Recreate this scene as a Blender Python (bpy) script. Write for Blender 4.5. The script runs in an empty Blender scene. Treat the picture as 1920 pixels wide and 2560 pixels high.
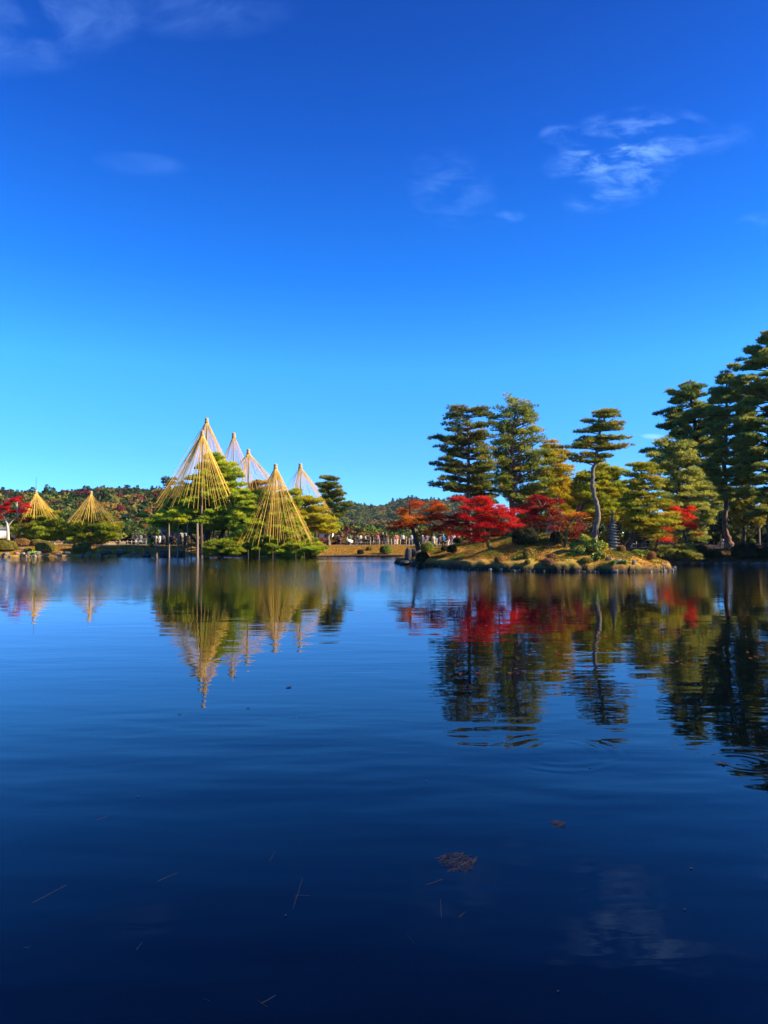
import bpy, math
import numpy as np
from mathutils import Vector, Matrix

# ------------------------------------------------------------------ camera, world, sun, exposure
SC = bpy.context.scene
COL = SC.collection
FPX, CX, CY = 1775.0, 960.0, 1280.0          # focal length and centre of the 1920 x 2560 frame
PITCH = math.atan(62.0 / FPX)
CAMH = 2.5
cam_d = bpy.data.cameras.new('camera'); cam = bpy.data.objects.new('camera', cam_d); COL.objects.link(cam)
cam_d.sensor_fit = 'HORIZONTAL'; cam_d.sensor_width = 36.0; cam_d.lens = 36.0 * FPX / 1920.0
cam_d.clip_start = 0.1; cam_d.clip_end = 9000
cam.location = (0, 0, CAMH); cam.rotation_euler = (math.pi / 2 + PITCH, 0, 0)
SC.camera = cam

SUN_EL = math.radians(31.0)
SUN_AZ = math.radians(101.0)                   # clockwise from +Y (view direction): sun stands to the right
sun_d = bpy.data.lights.new('sun', 'SUN'); sun = bpy.data.objects.new('sun', sun_d); COL.objects.link(sun)
sun_d.energy = 5.0; sun_d.angle = math.radians(0.5); sun_d.color = (1.0, 0.86, 0.60)
sdir = Vector((math.sin(SUN_AZ) * math.cos(SUN_EL), math.cos(SUN_AZ) * math.cos(SUN_EL), math.sin(SUN_EL)))
sun.rotation_euler = sdir.to_track_quat('Z', 'Y').to_euler()

def ray(px, py):
    u = (px - CX) / FPX; v = (CY - py) / FPX
    c, s = math.cos(PITCH), math.sin(PITCH)
    return u, c - v * s, s + v * c
def P(px, py, D):
    x, y, z = ray(px, py); t = D / y
    return np.array([x * t, D, CAMH + z * t])

W = bpy.data.worlds.new('World'); SC.world = W; W.use_nodes = True
wn, wl = W.node_tree.nodes, W.node_tree.links
wn.clear()
def wnode(t, **k):
    n = wn.new(t)
    for a, b in k.items(): setattr(n, a, b)
    return n
w_out = wnode('ShaderNodeOutputWorld'); w_bg = wnode('ShaderNodeBackground')
w_sky = wnode('ShaderNodeTexSky', sky_type='NISHITA', sun_disc=False, sun_elevation=SUN_EL, sun_rotation=SUN_AZ,
              altitude=50, air_density=1.0, dust_density=0.0, ozone_density=3.0)
w_bg.inputs['Strength'].default_value = 0.094
w_hsv = wnode('ShaderNodeHueSaturation'); w_hsv.inputs['Saturation'].default_value = 1.0
w_hsv.inputs['Value'].default_value = 1.0
wl.new(w_sky.outputs[0], w_hsv.inputs['Color'])
def wmath(op, a, b=None, clamp=False):
    n = wnode('ShaderNodeMath', operation=op, use_clamp=clamp)
    for i, q in enumerate((a, b)):
        if q is None: continue
        if isinstance(q, (int, float)): n.inputs[i].default_value = q
        else: wl.new(q, n.inputs[i])
    return n.outputs[0]
w_tc = wnode('ShaderNodeTexCoord'); w_sep = wnode('ShaderNodeSeparateXYZ'); wl.new(w_tc.outputs['Generated'], w_sep.inputs[0])
SKYTINT = [(0.0, (0.27, 0.72, 1.35)), (0.03, (0.26, 0.69, 1.35)), (0.108, (0.23, 0.65, 1.42)), (0.23, (0.196, 0.77, 1.50)), (0.344, (0.088, 0.573, 1.34)), (0.494, (0.058, 0.388, 1.15)), (0.598, (0.048, 0.306, 0.97)), (1.0, (0.04, 0.26, 0.85))]
w_ramp = wnode('ShaderNodeValToRGB')
el = w_ramp.color_ramp.elements
for i, (p_, c_) in enumerate(SKYTINT):
    e_ = el[i] if i < 2 else el.new(p_)
    e_.position = p_; e_.color = (*c_, 1)
wl.new(w_sep.outputs[2], w_ramp.inputs[0])
w_mul = wnode('ShaderNodeMix', data_type='RGBA', blend_type='MULTIPLY'); w_mul.inputs[0].default_value = 1
wl.new(w_hsv.outputs[0], w_mul.inputs[6]); wl.new(w_ramp.outputs[0], w_mul.inputs[7])
# thin cirrus: noise in the plane x/y, z/y of the view direction, gathered in patches
yy = wmath('MAXIMUM', w_sep.outputs[1], 0.05)
uu = wmath('DIVIDE', w_sep.outputs[0], yy); vv = wmath('DIVIDE', w_sep.outputs[2], yy)
w_uv = wnode('ShaderNodeCombineXYZ'); wl.new(uu, w_uv.inputs[0]); wl.new(vv, w_uv.inputs[1])
def cloud_noise(sx, sy, rot, lo, hi, detail=8, dist=0.6, off=0.0):
    m = wnode('ShaderNodeMapping'); m.inputs['Scale'].default_value = (sx, sy, 1); m.inputs['Rotation'].default_value = (0, 0, rot)
    m.inputs['Location'].default_value = (off, off * 0.7, 0)
    wl.new(w_uv.outputs[0], m.inputs[0])
    n = wnode('ShaderNodeTexNoise'); n.inputs['Scale'].default_value = 1; n.inputs['Detail'].default_value = detail
    n.inputs['Roughness'].default_value = 0.62; n.inputs['Distortion'].default_value = dist
    wl.new(m.outputs[0], n.inputs['Vector'])
    r = wnode('ShaderNodeMapRange', interpolation_type='SMOOTHSTEP'); r.inputs[1].default_value = lo; r.inputs[2].default_value = hi
    wl.new(n.outputs[0], r.inputs[0]); return r.outputs[0]
n_wisp = cloud_noise(16, 40, math.radians(-12), 0.40, 0.74, detail=10, dist=0.35, off=3.1)
n_soft = cloud_noise(8, 14, math.radians(-25), 0.30, 0.85, detail=9, dist=0.5, off=7.7)
def blob(px, py, rx, ry, amp, noise, rot=0.0):
    x, y, z = ray(px, py); cu, cv = x / y, z / y
    a = wmath('SUBTRACT', uu, cu); b = wmath('SUBTRACT', vv, cv)
    c, s = math.cos(rot), math.sin(rot)
    a2 = wmath('ADD', wmath('MULTIPLY', a, c * FPX / rx), wmath('MULTIPLY', b, s * FPX / rx))
    b2 = wmath('ADD', wmath('MULTIPLY', a, -s * FPX / ry), wmath('MULTIPLY', b, c * FPX / ry))
    d = wmath('ADD', wmath('MULTIPLY', a2, a2), wmath('MULTIPLY', b2, b2))
    m = wmath('MULTIPLY', wmath('SUBTRACT', 1.0, d, clamp=True), amp)
    return wmath('MULTIPLY', m, noise) if noise is not None else m
blobs = [blob(1590, 345, 210, 85, 1.1, n_wisp, 0.1), blob(1400, 335, 60, 30, 0.8, n_wisp, 0.1), blob(1260, 545, 60, 20, 0.6, n_wisp, 0.1), blob(1530, 410, 190, 60, 1.3, n_wisp, 0.05), blob(1540, 480, 150, 50, 0.8, n_wisp, 0.25),
         blob(1130, 470, 130, 110, 0.35, n_wisp, -0.6), blob(90, 70, 300, 130, 0.75, n_soft, 0.15), blob(500, 30, 260, 80, 0.4, n_soft, 0),
         blob(350, 410, 130, 36, 0.42, n_soft, -0.1), blob(1890, 560, 60, 40, 0.5, n_wisp, 0.3), blob(1800, 350, 130, 40, 0.25, n_wisp, 0.3),
         blob(1632, 1091, 34, 8, 1.9, None, -0.03), blob(300, 1120, 60, 6, 0.10, None), blob(440, 1108, 55, 8, 0.10, None)]
tot = blobs[0]
for b_ in blobs[1:]: tot = wmath('ADD', tot, b_)
tot = wmath('MULTIPLY', tot, wmath('GREATER_THAN', w_sep.outputs[1], 0.05))
tot = wmath('MINIMUM', wmath('MULTIPLY', tot, 0.28), 0.8)
w_cl = wnode('ShaderNodeMix', data_type='RGBA'); wl.new(tot, w_cl.inputs[0]); wl.new(w_mul.outputs[2], w_cl.inputs[6])
w_cl.inputs[7].default_value = (2.6, 5.0, 9.6, 1)
wl.new(w_cl.outputs[2], w_bg.inputs[0]); wl.new(w_bg.outputs[0], w_out.inputs[0])

SC.view_settings.view_transform = 'Standard'; SC.view_settings.look = 'None'
SC.view_settings.exposure = 1.15; SC.view_settings.gamma = 1.0
SC.view_settings.use_curve_mapping = False
SC.render.engine = 'CYCLES'
SC.cycles.max_bounces = 8; SC.cycles.diffuse_bounces = 4; SC.cycles.glossy_bounces = 3
SC.cycles.transmission_bounces = 4; SC.cycles.transparent_max_bounces = 8
SC.cycles.use_adaptive_sampling = True; SC.cycles.adaptive_threshold = 0.02
SC.cycles.caustics_reflective = False; SC.cycles.caustics_refractive = False

# ------------------------------------------------------------------ helpers
R = np.random.default_rng(7)
def sm(t): t = np.clip(t, 0, 1); return t * t * (3 - 2 * t)
def nrm(a): return a / np.maximum(np.linalg.norm(a, axis=-1, keepdims=True), 1e-9)

def mesh(name, V, F, mat=None, col=None, smooth=False):
    """V (n,3), F (m,3 or 4) or a list of such arrays"""
    V = np.ascontiguousarray(V, np.float32)
    Fs = F if isinstance(F, list) else [F]
    Fs = [np.asarray(f, np.int32) for f in Fs if len(f)]
    me = bpy.data.meshes.new(name)
    me.vertices.add(len(V)); me.vertices.foreach_set('co', V.ravel())
    li = np.concatenate([f.ravel() for f in Fs]); me.loops.add(len(li)); me.loops.foreach_set('vertex_index', li)
    ks = np.concatenate([np.full(len(f), f.shape[1], np.int32) for f in Fs])
    st = np.concatenate([[0], np.cumsum(ks)[:-1]]).astype(np.int32)
    me.polygons.add(len(ks)); me.polygons.foreach_set('loop_start', st)
    if smooth: me.polygons.foreach_set('use_smooth', np.ones(len(ks), bool))
    if mat is not None: me.materials.append(mat)
    if col is not None:
        at = me.color_attributes.new('tint', 'FLOAT_COLOR', 'POINT')
        c4 = np.ones((len(V), 4), np.float32); c4[:, :3] = col
        at.data.foreach_set('color', c4.ravel())
    me.update(calc_edges=True)
    return me

def obj(name, me, parent=None, loc=None):
    o = bpy.data.objects.new(name, me); COL.objects.link(o)
    if parent is not None: o.parent = parent
    if loc is not None: o.location = tuple(float(q) for q in loc)
    return o
def tag(o, label=None, cat=None, group=None, kind=None):
    if label: o['label'] = label
    if cat: o['category'] = cat
    if group: o['group'] = group
    if kind: o['kind'] = kind
    return o
def thing(name, loc, label, cat, group=None):
    o = bpy.data.objects.new(name, None); COL.objects.link(o); o.location = tuple(float(q) for q in loc)
    o.empty_display_size = 0.2
    return tag(o, label, cat, group)

class Bag:
    """collects vertices and faces of one mesh"""
    def __init__(s): s.V, s.F, s.C, s.n = [], {3: [], 4: []}, [], 0
    def add(s, V, F, C=None):
        V = np.asarray(V, float); F = np.asarray(F, int)
        s.V.append(V); s.F[F.shape[1]].append(F + s.n); s.n += len(V)
        if C is not None: s.C.append(np.broadcast_to(np.asarray(C, float), (len(V), 3)))
        return s
    def me(s, name, mat, smooth=False, off=None):
        V = np.concatenate(s.V)
        if off is not None: V = V - off
        F = [np.concatenate(f) for f in s.F.values() if f]
        return mesh(name, V, F, mat, np.concatenate(s.C) if s.C else None, smooth)

def tube(pts, rad, k=6, cap=True):
    pts = np.asarray(pts, float); n = len(pts)
    rad = np.broadcast_to(np.asarray(rad, float), (n,))
    T = nrm(np.gradient(pts, axis=0))
    ref = np.array([0, 1.0, 0.13]) if abs(T[0][2]) > 0.7 else np.array([0.05, 0, 1.0])
    A = nrm(np.cross(T, ref)); B = np.cross(T, A)
    th = np.arange(k) * 2 * math.pi / k
    V = pts[:, None] + rad[:, None, None] * (np.cos(th)[None, :, None] * A[:, None] + np.sin(th)[None, :, None] * B[:, None])
    V = V.reshape(-1, 3)
    i = np.arange(n - 1)[:, None] * k; j = np.arange(k)[None]; j2 = (j + 1) % k
    F = np.stack([i + j, i + j2, i + k + j2, i + k + j], -1).reshape(-1, 4)
    if cap:
        V = np.vstack([V, pts[-1:] + T[-1:] * rad[-1] * 0.3])
        tip = len(V) - 1; e = (n - 1) * k
        # degenerate-free cap as quads is awkward: use narrow quads pairing neighbours
        q = [[e + a, e + (a + 1) % k, e + (a + 2) % k, tip] for a in range(0, k - 1, 2)]
        F = np.vstack([F, q])
    return V, F
def bez(a, b, c, n=6):
    t = np.linspace(0, 1, n)[:, None]
    return (1 - t) ** 2 * a + 2 * t * (1 - t) * b + t * t * c
def boxm(sx, sy, sz, c=(0, 0, 0)):
    x, y, z = sx / 2, sy / 2, sz / 2
    V = np.array([[a, b, d] for a in (-x, x) for b in (-y, y) for d in (-z, z)], float) + np.asarray(c, float)
    F = np.array([[0, 1, 3, 2], [4, 6, 7, 5], [0, 4, 5, 1], [2, 3, 7, 6], [0, 2, 6, 4], [1, 5, 7, 3]])
    return V, F
def lathe(prof, k=12, c=(0, 0, 0)):
    prof = np.asarray(prof, float); th = np.arange(k) * 2 * math.pi / k
    V = np.stack([prof[:, 0, None] * np.cos(th), prof[:, 0, None] * np.sin(th), np.repeat(prof[:, 1, None], k, 1)], -1).reshape(-1, 3) + np.asarray(c, float)
    n = len(prof); i = np.arange(n - 1)[:, None] * k; j = np.arange(k)[None]; j2 = (j + 1) % k
    return V, np.stack([i + j, i + j2, i + k + j2, i + k + j], -1).reshape(-1, 4)

def blades(Pn, Dn, L, Wd, k, spread, rng, col, cj=0.12):
    """needle tufts: k narrow triangles fanning out of every point about its direction"""
    n = len(Pn)
    Pn = np.repeat(Pn, k, 0); Dn = np.repeat(Dn, k, 0)
    d = nrm(Dn + spread * rng.normal(size=Dn.shape))
    p = nrm(np.cross(d, rng.normal(size=d.shape)))
    l = L * rng.uniform(0.65, 1.2, (len(d), 1)); w = Wd * rng.uniform(0.7, 1.3, (len(d), 1))
    V = np.stack([Pn - p * w / 2, Pn + p * w / 2, Pn + d * l], 1).reshape(-1, 3)
    F = np.arange(len(V)).reshape(-1, 3)
    c = np.repeat(col, k, 0) * (1 + cj * rng.normal(size=(len(d), 1)))
    return V, F, np.repeat(np.clip(c, 0.002, 1), 3, 0)
def leaves(Pn, Nn, size, tilt, rng, col, cj=0.15):
    """small kite-shaped leaves about a preferred normal"""
    nn = nrm(Nn + tilt * rng.normal(size=Pn.shape))
    a = nrm(np.cross(nn, rng.normal(size=nn.shape))); b = np.cross(nn, a)
    s = size * rng.uniform(0.6, 1.3, (len(Pn), 1))
    V = np.stack([Pn - a * s * 0.5, Pn + b * s * 0.42, Pn + a * s * 0.62 - nn * s * 0.12, Pn - b * s * 0.42], 1).reshape(-1, 3)
    F = np.arange(len(V)).reshape(-1, 4)
    c = col * (1 + cj * rng.normal(size=(len(Pn), 1)))
    return V, F, np.repeat(np.clip(c, 0.002, 1), 4, 0)
def palette(cols, n, rng, w=None):
    cols = np.asarray(cols, float)
    i = rng.choice(len(cols), n, p=w); j = rng.choice(len(cols), n, p=w); t = rng.uniform(0, 1, (n, 1)) * 0.5
    return cols[i] * (1 - t) + cols[j] * t

# ------------------------------------------------------------------ materials
def mat_new(name):
    m = bpy.data.materials.new(name); m.use_nodes = True
    nt = m.node_tree; nt.nodes.clear()
    return m, nt, nt.nodes, nt.links
def foliage(name, trans=0.3, rough=0.55, spec=0.25):
    m, nt, N, L = mat_new(name)
    o = N.new('ShaderNodeOutputMaterial'); a = N.new('ShaderNodeAttribute'); a.attribute_name = 'tint'
    p = N.new('ShaderNodeBsdfPrincipled'); p.inputs['Roughness'].default_value = rough; p.inputs['Specular IOR Level'].default_value = spec
    t = N.new('ShaderNodeBsdfTranslucent'); mx = N.new('ShaderNodeMixShader'); mx.inputs[0].default_value = trans
    L.new(a.outputs['Color'], p.inputs['Base Color']); L.new(a.outputs['Color'], t.inputs['Color'])
    L.new(p.outputs[0], mx.inputs[1]); L.new(t.outputs[0], mx.inputs[2]); L.new(mx.outputs[0], o.inputs[0])
    return m
def solid(name, c1, c2=None, scale=4.0, rough=0.8, bump=0.0, bscale=20.0, spec=0.3, stretch=(1, 1, 1), c3=None):
    m, nt, N, L = mat_new(name)
    o = N.new('ShaderNodeOutputMaterial'); p = N.new('ShaderNodeBsdfPrincipled')
    p.inputs['Roughness'].default_value = rough; p.inputs['Specular IOR Level'].default_value = spec
    tc = N.new('ShaderNodeTexCoord'); mp = N.new('ShaderNodeMapping'); mp.inputs['Scale'].default_value = stretch
    L.new(tc.outputs['Object'], mp.inputs[0])
    if c2 is None: p.inputs['Base Color'].default_value = (*c1, 1)
    else:
        n = N.new('ShaderNodeTexNoise'); n.inputs['Scale'].default_value = scale; n.inputs['Detail'].default_value = 6; n.inputs['Roughness'].default_value = 0.65
        L.new(mp.outputs[0], n.inputs['Vector'])
        r = N.new('ShaderNodeValToRGB'); r.color_ramp.elements[0].position = 0.35; r.color_ramp.elements[0].color = (*c1, 1)
        r.color_ramp.elements[1].position = 0.65; r.color_ramp.elements[1].color = (*c2, 1)
        if c3: e = r.color_ramp.elements.new(0.5); e.color = (*c3, 1)
        L.new(n.outputs[0], r.inputs[0]); L.new(r.outputs[0], p.inputs['Base Color'])
    if bump:
        b = N.new('ShaderNodeBump'); b.inputs['Strength'].default_value = 1; b.inputs['Distance'].default_value = bump
        n2 = N.new('ShaderNodeTexNoise'); n2.inputs['Scale'].default_value = bscale; n2.inputs['Detail'].default_value = 5
        L.new(mp.outputs[0], n2.inputs['Vector']); L.new(n2.outputs[0], b.inputs['Height']); L.new(b.outputs[0], p.inputs['Normal'])
    L.new(p.outputs[0], o.inputs[0])
    return m
M_needle = foliage('needles', 0.42, 0.5, 0.2)
M_leaf = foliage('leaves', 0.5, 0.5, 0.2)
M_gloss = foliage('glossy_leaves', 0.2, 0.3, 0.5)
M_far = foliage('far_leaves', 0.15, 0.8, 0.05)
M_bark_pine = solid('pine_bark', (0.10, 0.055, 0.035), (0.24, 0.13, 0.085), 6, 0.9, 0.03, 14, stretch=(1, 1, 0.35))
M_bark_dark = solid('dark_bark', (0.03, 0.022, 0.018), (0.075, 0.055, 0.04), 6, 0.9, 0.03, 14, stretch=(1, 1, 0.35))
M_bark_pale = solid('pale_bark', (0.085, 0.065, 0.05), (0.27, 0.22, 0.17), 5, 0.85, 0.03, 12, stretch=(1, 1, 0.4))
M_bark_white = solid('white_bark', (0.42, 0.38, 0.30), (0.62, 0.58, 0.48), 5, 0.85, 0.02, 12, stretch=(1, 1, 0.4))
M_bark_moss = solid('mossy_bark', (0.05, 0.035, 0.02), (0.22, 0.20, 0.03), 2.5, 0.95, 0.03, 12, stretch=(1, 1, 0.5))
M_pole = solid('peeled_pole', (0.17, 0.11, 0.07), (0.31, 0.22, 0.14), 3, 0.8, 0.008, 20, stretch=(1, 1, 0.1))
M_pole_dark = solid('weathered_pole', (0.055, 0.035, 0.022), (0.13, 0.085, 0.05), 3, 0.85, 0.008, 20, stretch=(1, 1, 0.1))
M_straw = solid('straw_knot', (0.36, 0.25, 0.11), (0.52, 0.38, 0.18), 8, 0.8, 0.03, 30)
M_rope = solid('straw_rope', (0.70, 0.40, 0.055), (0.80, 0.52, 0.11), 1.5, 0.8)
M_lawn = solid('dry_lawn', (0.30, 0.155, 0.025), (0.50, 0.30, 0.06), 1.2, 0.95, 0.05, 9, c3=(0.40, 0.22, 0.04))
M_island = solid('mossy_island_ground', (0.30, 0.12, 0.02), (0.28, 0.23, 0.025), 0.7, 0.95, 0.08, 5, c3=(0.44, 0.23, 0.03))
M_rock = solid('rock', (0.07, 0.06, 0.05), (0.21, 0.18, 0.15), 2.5, 0.85, 0.05, 6, c3=(0.18, 0.15, 0.12))
M_rock_dark = solid('dark_wet_rock', (0.02, 0.02, 0.022), (0.085, 0.08, 0.085), 2.5, 0.6, 0.08, 5)
M_rock_pale = solid('pale_stone', (0.16, 0.15, 0.13), (0.40, 0.37, 0.32), 3, 0.85, 0.02, 10)
M_rock_pink = solid('reddish_stone', (0.20, 0.11, 0.08), (0.40, 0.26, 0.20), 3, 0.85, 0.03, 8)
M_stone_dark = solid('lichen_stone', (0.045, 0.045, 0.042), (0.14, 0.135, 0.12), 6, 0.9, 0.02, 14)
M_stone_grey = solid('grey_carved_stone', (0.16, 0.155, 0.14), (0.30, 0.29, 0.26), 6, 0.9, 0.02, 14)  # paler of the two grey stones, its own colour
M_bamboo = solid('pale_bamboo', (0.50, 0.42, 0.28), (0.66, 0.58, 0.42), 6, 0.7)
M_bamboo_brown = solid('brown_bamboo', (0.16, 0.10, 0.06), (0.30, 0.21, 0.13), 6, 0.75)
M_timber = solid('wet_timber', (0.035, 0.025, 0.018), (0.09, 0.065, 0.045), 4, 0.7, 0.01, 20)
M_white = solid('white_plaster', (0.48, 0.46, 0.42), (0.60, 0.58, 0.54), 2, 0.8)
M_tile = solid('grey_roof_tiles', (0.07, 0.07, 0.075), (0.14, 0.14, 0.145), 6, 0.6, 0.03, 8, stretch=(4, 1, 1))
M_glass = solid('dark_glass', (0.02, 0.025, 0.03), rough=0.1, spec=0.6)
M_metal = solid('painted_metal', (0.62, 0.62, 0.62), rough=0.4, spec=0.5)
M_metal_dark = solid('dark_metal', (0.05, 0.05, 0.05), rough=0.4, spec=0.5)
M_path = solid('gravel_path', (0.15, 0.11, 0.075), (0.24, 0.18, 0.13), 3, 0.95)
M_skin = solid('skin', (0.55, 0.33, 0.23), rough=0.6)
def vary(m, lo, hi):
    nt = m.node_tree; N, L = nt.nodes, nt.links; p = [q for q in N if q.type == 'BSDF_PRINCIPLED'][0]; src = p.inputs['Base Color'].links[0].from_socket
    oi = N.new('ShaderNodeObjectInfo'); r = N.new('ShaderNodeMapRange'); r.inputs[3].default_value = lo; r.inputs[4].default_value = hi; L.new(oi.outputs['Random'], r.inputs[0])
    h = N.new('ShaderNodeHueSaturation'); L.new(r.outputs[0], h.inputs['Value']); L.new(src, h.inputs['Color']); L.new(h.outputs[0], p.inputs['Base Color'])
vary(M_rope, 0.8, 1.3)
CLOTH = {}
def cloth(c):
    c = tuple(c)
    if c not in CLOTH:
        d = tuple(q * 0.8 for q in c)
        CLOTH[c] = solid('cloth', d, c, 6, 0.85, 0.01, 30)
    return CLOTH[c]

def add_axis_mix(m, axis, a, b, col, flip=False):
    """base colour blended towards col along one axis of the place"""
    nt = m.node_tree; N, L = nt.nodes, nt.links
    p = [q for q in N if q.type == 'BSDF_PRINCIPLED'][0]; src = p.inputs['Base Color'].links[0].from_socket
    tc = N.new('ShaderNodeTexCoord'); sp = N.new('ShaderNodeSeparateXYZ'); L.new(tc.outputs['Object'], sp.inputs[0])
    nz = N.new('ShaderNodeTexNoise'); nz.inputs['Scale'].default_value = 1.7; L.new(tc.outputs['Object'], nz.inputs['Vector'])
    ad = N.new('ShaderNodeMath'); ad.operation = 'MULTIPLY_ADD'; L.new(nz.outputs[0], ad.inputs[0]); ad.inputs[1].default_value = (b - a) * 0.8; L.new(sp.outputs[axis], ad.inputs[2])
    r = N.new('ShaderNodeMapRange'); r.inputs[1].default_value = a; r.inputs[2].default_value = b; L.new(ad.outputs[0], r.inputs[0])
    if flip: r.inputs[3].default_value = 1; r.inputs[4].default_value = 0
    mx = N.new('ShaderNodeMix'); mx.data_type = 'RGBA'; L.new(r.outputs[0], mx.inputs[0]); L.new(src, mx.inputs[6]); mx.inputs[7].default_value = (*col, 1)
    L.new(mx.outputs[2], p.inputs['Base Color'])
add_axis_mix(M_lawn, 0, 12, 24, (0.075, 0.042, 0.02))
add_axis_mix(M_island, 2, 0.35, 0.85, (0.035, 0.024, 0.014), flip=True)  # shade of the undercut bank painted as a dark band above the water
# ------------------------------------------------------------------ terrain shape
def shore(X):
    X = np.asarray(X, float)
    s = 91.5 - 25.5 * sm((X - 13) / 13.0) + 0.25 * np.sin(X * 0.9) * (X < -12) + 0.12 * np.sin(X * 2.7 + 1) * (X < -12)
    s = s - 4.0 * np.exp(-((X + 14) / 5.5) ** 2)
    s = s - 1.5 * sm((-X - 38) / 10)
    return s
def bank_w(X):
    return np.where((X < -28) & (X > -38), 2.6, 6.5)
def ground_z(X, Y):
    X = np.asarray(X, float); Y = np.asarray(Y, float)
    d = Y - shore(X)
    z = 0.20 + 1.05 * sm(d / bank_w(X)) + 0.05 * np.sin(X * 0.7 + 1.3 * np.sin(Y * 0.4)) * sm(d / 3)
    return np.where(d < 0, -0.9, z)
ISL = np.array([(1.7, 65.3), (2.8, 62.0), (4.5, 60), (6.5, 54.4), (8.8, 52.4), (12.6, 51.1), (14.2, 50.6), (16.8, 49.9), (19.2, 50.6), (21.3, 52.6), (23.0, 56.6),
                (22.6, 61), (19.5, 68), (13, 73), (7, 74), (2.5, 71), (1.0, 67.5)], float)
def poly_dist(X, Y, poly):
    """signed distance, positive inside"""
    p = np.stack([np.ravel(X), np.ravel(Y)], -1); best = np.full(len(p), 1e9); ins = np.zeros(len(p), bool)
    for a, b in zip(poly, np.roll(poly, -1, 0)):
        ab = b - a; t = np.clip(((p - a) @ ab) / (ab @ ab), 0, 1)
        best = np.minimum(best, np.linalg.norm(p - (a + t[:, None] * ab), axis=1))
        cond = ((a[1] > p[:, 1]) != (b[1] > p[:, 1]))
        with np.errstate(divide='ignore', invalid='ignore'):
            xi = (b[0] - a[0]) * (p[:, 1] - a[1]) / (b[1] - a[1]) + a[0]
        ins ^= cond & (p[:, 0] < xi)
    return np.where(ins, best, -best).reshape(np.shape(X))
def island_z(X, Y):
    X = np.asarray(X, float); Y = np.asarray(Y, float)
    d = poly_dist(X, Y, ISL) + 0.13 * np.sin(X * 1.9 + 1.7 * np.sin(Y * 0.8 + X * 0.37)) + 0.08 * np.sin(X * 4.3 + 2.1 * np.sin(X * 0.9)) + 0.05 * np.sin(X * 9.7 + Y * 5.3)
    H = np.interp(X, [0, 2, 5, 8, 12, 15, 18, 22, 24], [1.0, 1.3, 1.8, 2.5, 2.85, 2.5, 1.9, 1.1, 0.7])
    wd = np.interp(X, [0, 6, 12, 18, 23], [4.5, 8, 10, 7, 5])
    z = 0.12 + 0.32 * sm(d / 0.3) + H * np.clip(d / wd, 0, 1) ** 0.9 * (1 - 0.12 * np.clip(d / wd, 0, 1))
    z = z + 0.07 * np.sin(X * 1.7 + Y) * np.cos(Y * 1.3 - X * 0.6) * sm(d / 1.5)
    return np.where(d < 0, -0.6, z)
def surf(X, Y):
    return np.maximum(ground_z(X, Y), island_z(X, Y))
def hit(px, py, far=False):
    """point of the ground or island seen at a place of the picture"""
    if far: D = np.linspace(78, 130, 2600)
    else: D = np.linspace(48, 130, 4100)
    x, y, z = ray(px, py)
    X = x / y * D; Z = CAMH + z / y * D
    G = surf(X, D)
    idx = np.where((Z <= G) & (G > 0))[0]
    k = idx[0] if len(idx) else -1
    return np.array([X[k], D[k], G[k]])

# ground sheet following the shore
xs = np.unique(np.concatenate([np.linspace(-60, 75, 271), np.array([-4000, -2500, -1200, -600, -300, -200, -140, -100, -80, 90, 110, 140, 200, 300, 600, 1200, 2500, 4000])]))
ds = np.array([-6, -2, -0.7, -0.05, 0.0, 0.25, 0.6, 1, 1.5, 2, 2.6, 3.2, 4, 4.8, 5.6, 6.5, 7.5, 9, 11, 14, 18, 24, 32, 45, 65, 90, 130, 200, 320, 500, 900, 1600, 3000, 6000])
Xg, dg = np.meshgrid(xs, ds); Yg = shore(Xg) + dg
Zg = ground_z(Xg, Yg)
Zg[dg <= -0.04] = -0.9
i0 = np.arange(len(ds) - 1)[:, None] * len(xs) + np.arange(len(xs) - 1)[None]
Fg = np.stack([i0, i0 + 1, i0 + 1 + len(xs), i0 + len(xs)], -1).reshape(-1, 4)
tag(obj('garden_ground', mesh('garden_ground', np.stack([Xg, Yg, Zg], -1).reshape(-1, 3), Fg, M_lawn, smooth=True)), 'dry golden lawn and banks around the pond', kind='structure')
# gravel path behind the far fence
pv = []
pxs = np.linspace(-60, 10, 141)
for x in pxs:
    for d in (8.2, 9.5, 11, 12.8): pv.append((x, shore(x) + d, float(ground_z(x, shore(x) + d)) + 0.012))
pv = np.array(pv); a = (np.arange(140)[:, None] * 4 + np.arange(3)[None])
tag(obj('garden_path', mesh('garden_path', pv, np.stack([a, a + 4, a + 5, a + 1], -1).reshape(-1, 4), M_path, smooth=True)), 'gravel path behind the low bamboo fence', kind='structure')
# island
gx = np.arange(0, 25, 0.2); gy = np.arange(48.5, 76, 0.22)
Xi, Yi = np.meshgrid(gx, gy); Zi = island_z(Xi, Yi)
i0 = np.arange(len(gy) - 1)[:, None] * len(gx) + np.arange(len(gx) - 1)[None]
Fi = np.stack([i0, i0 + 1, i0 + 1 + len(gx), i0 + len(gx)], -1).reshape(-1, 4)
Fi = Fi[(Zi.ravel()[Fi] > -0.5).any(1)]
tag(obj('island_ground', mesh('island_ground', np.stack([Xi, Yi, Zi], -1).reshape(-1, 3), Fi, M_island, smooth=True)), 'mossy mound of the pine island rising from the pond', kind='structure')

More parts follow.
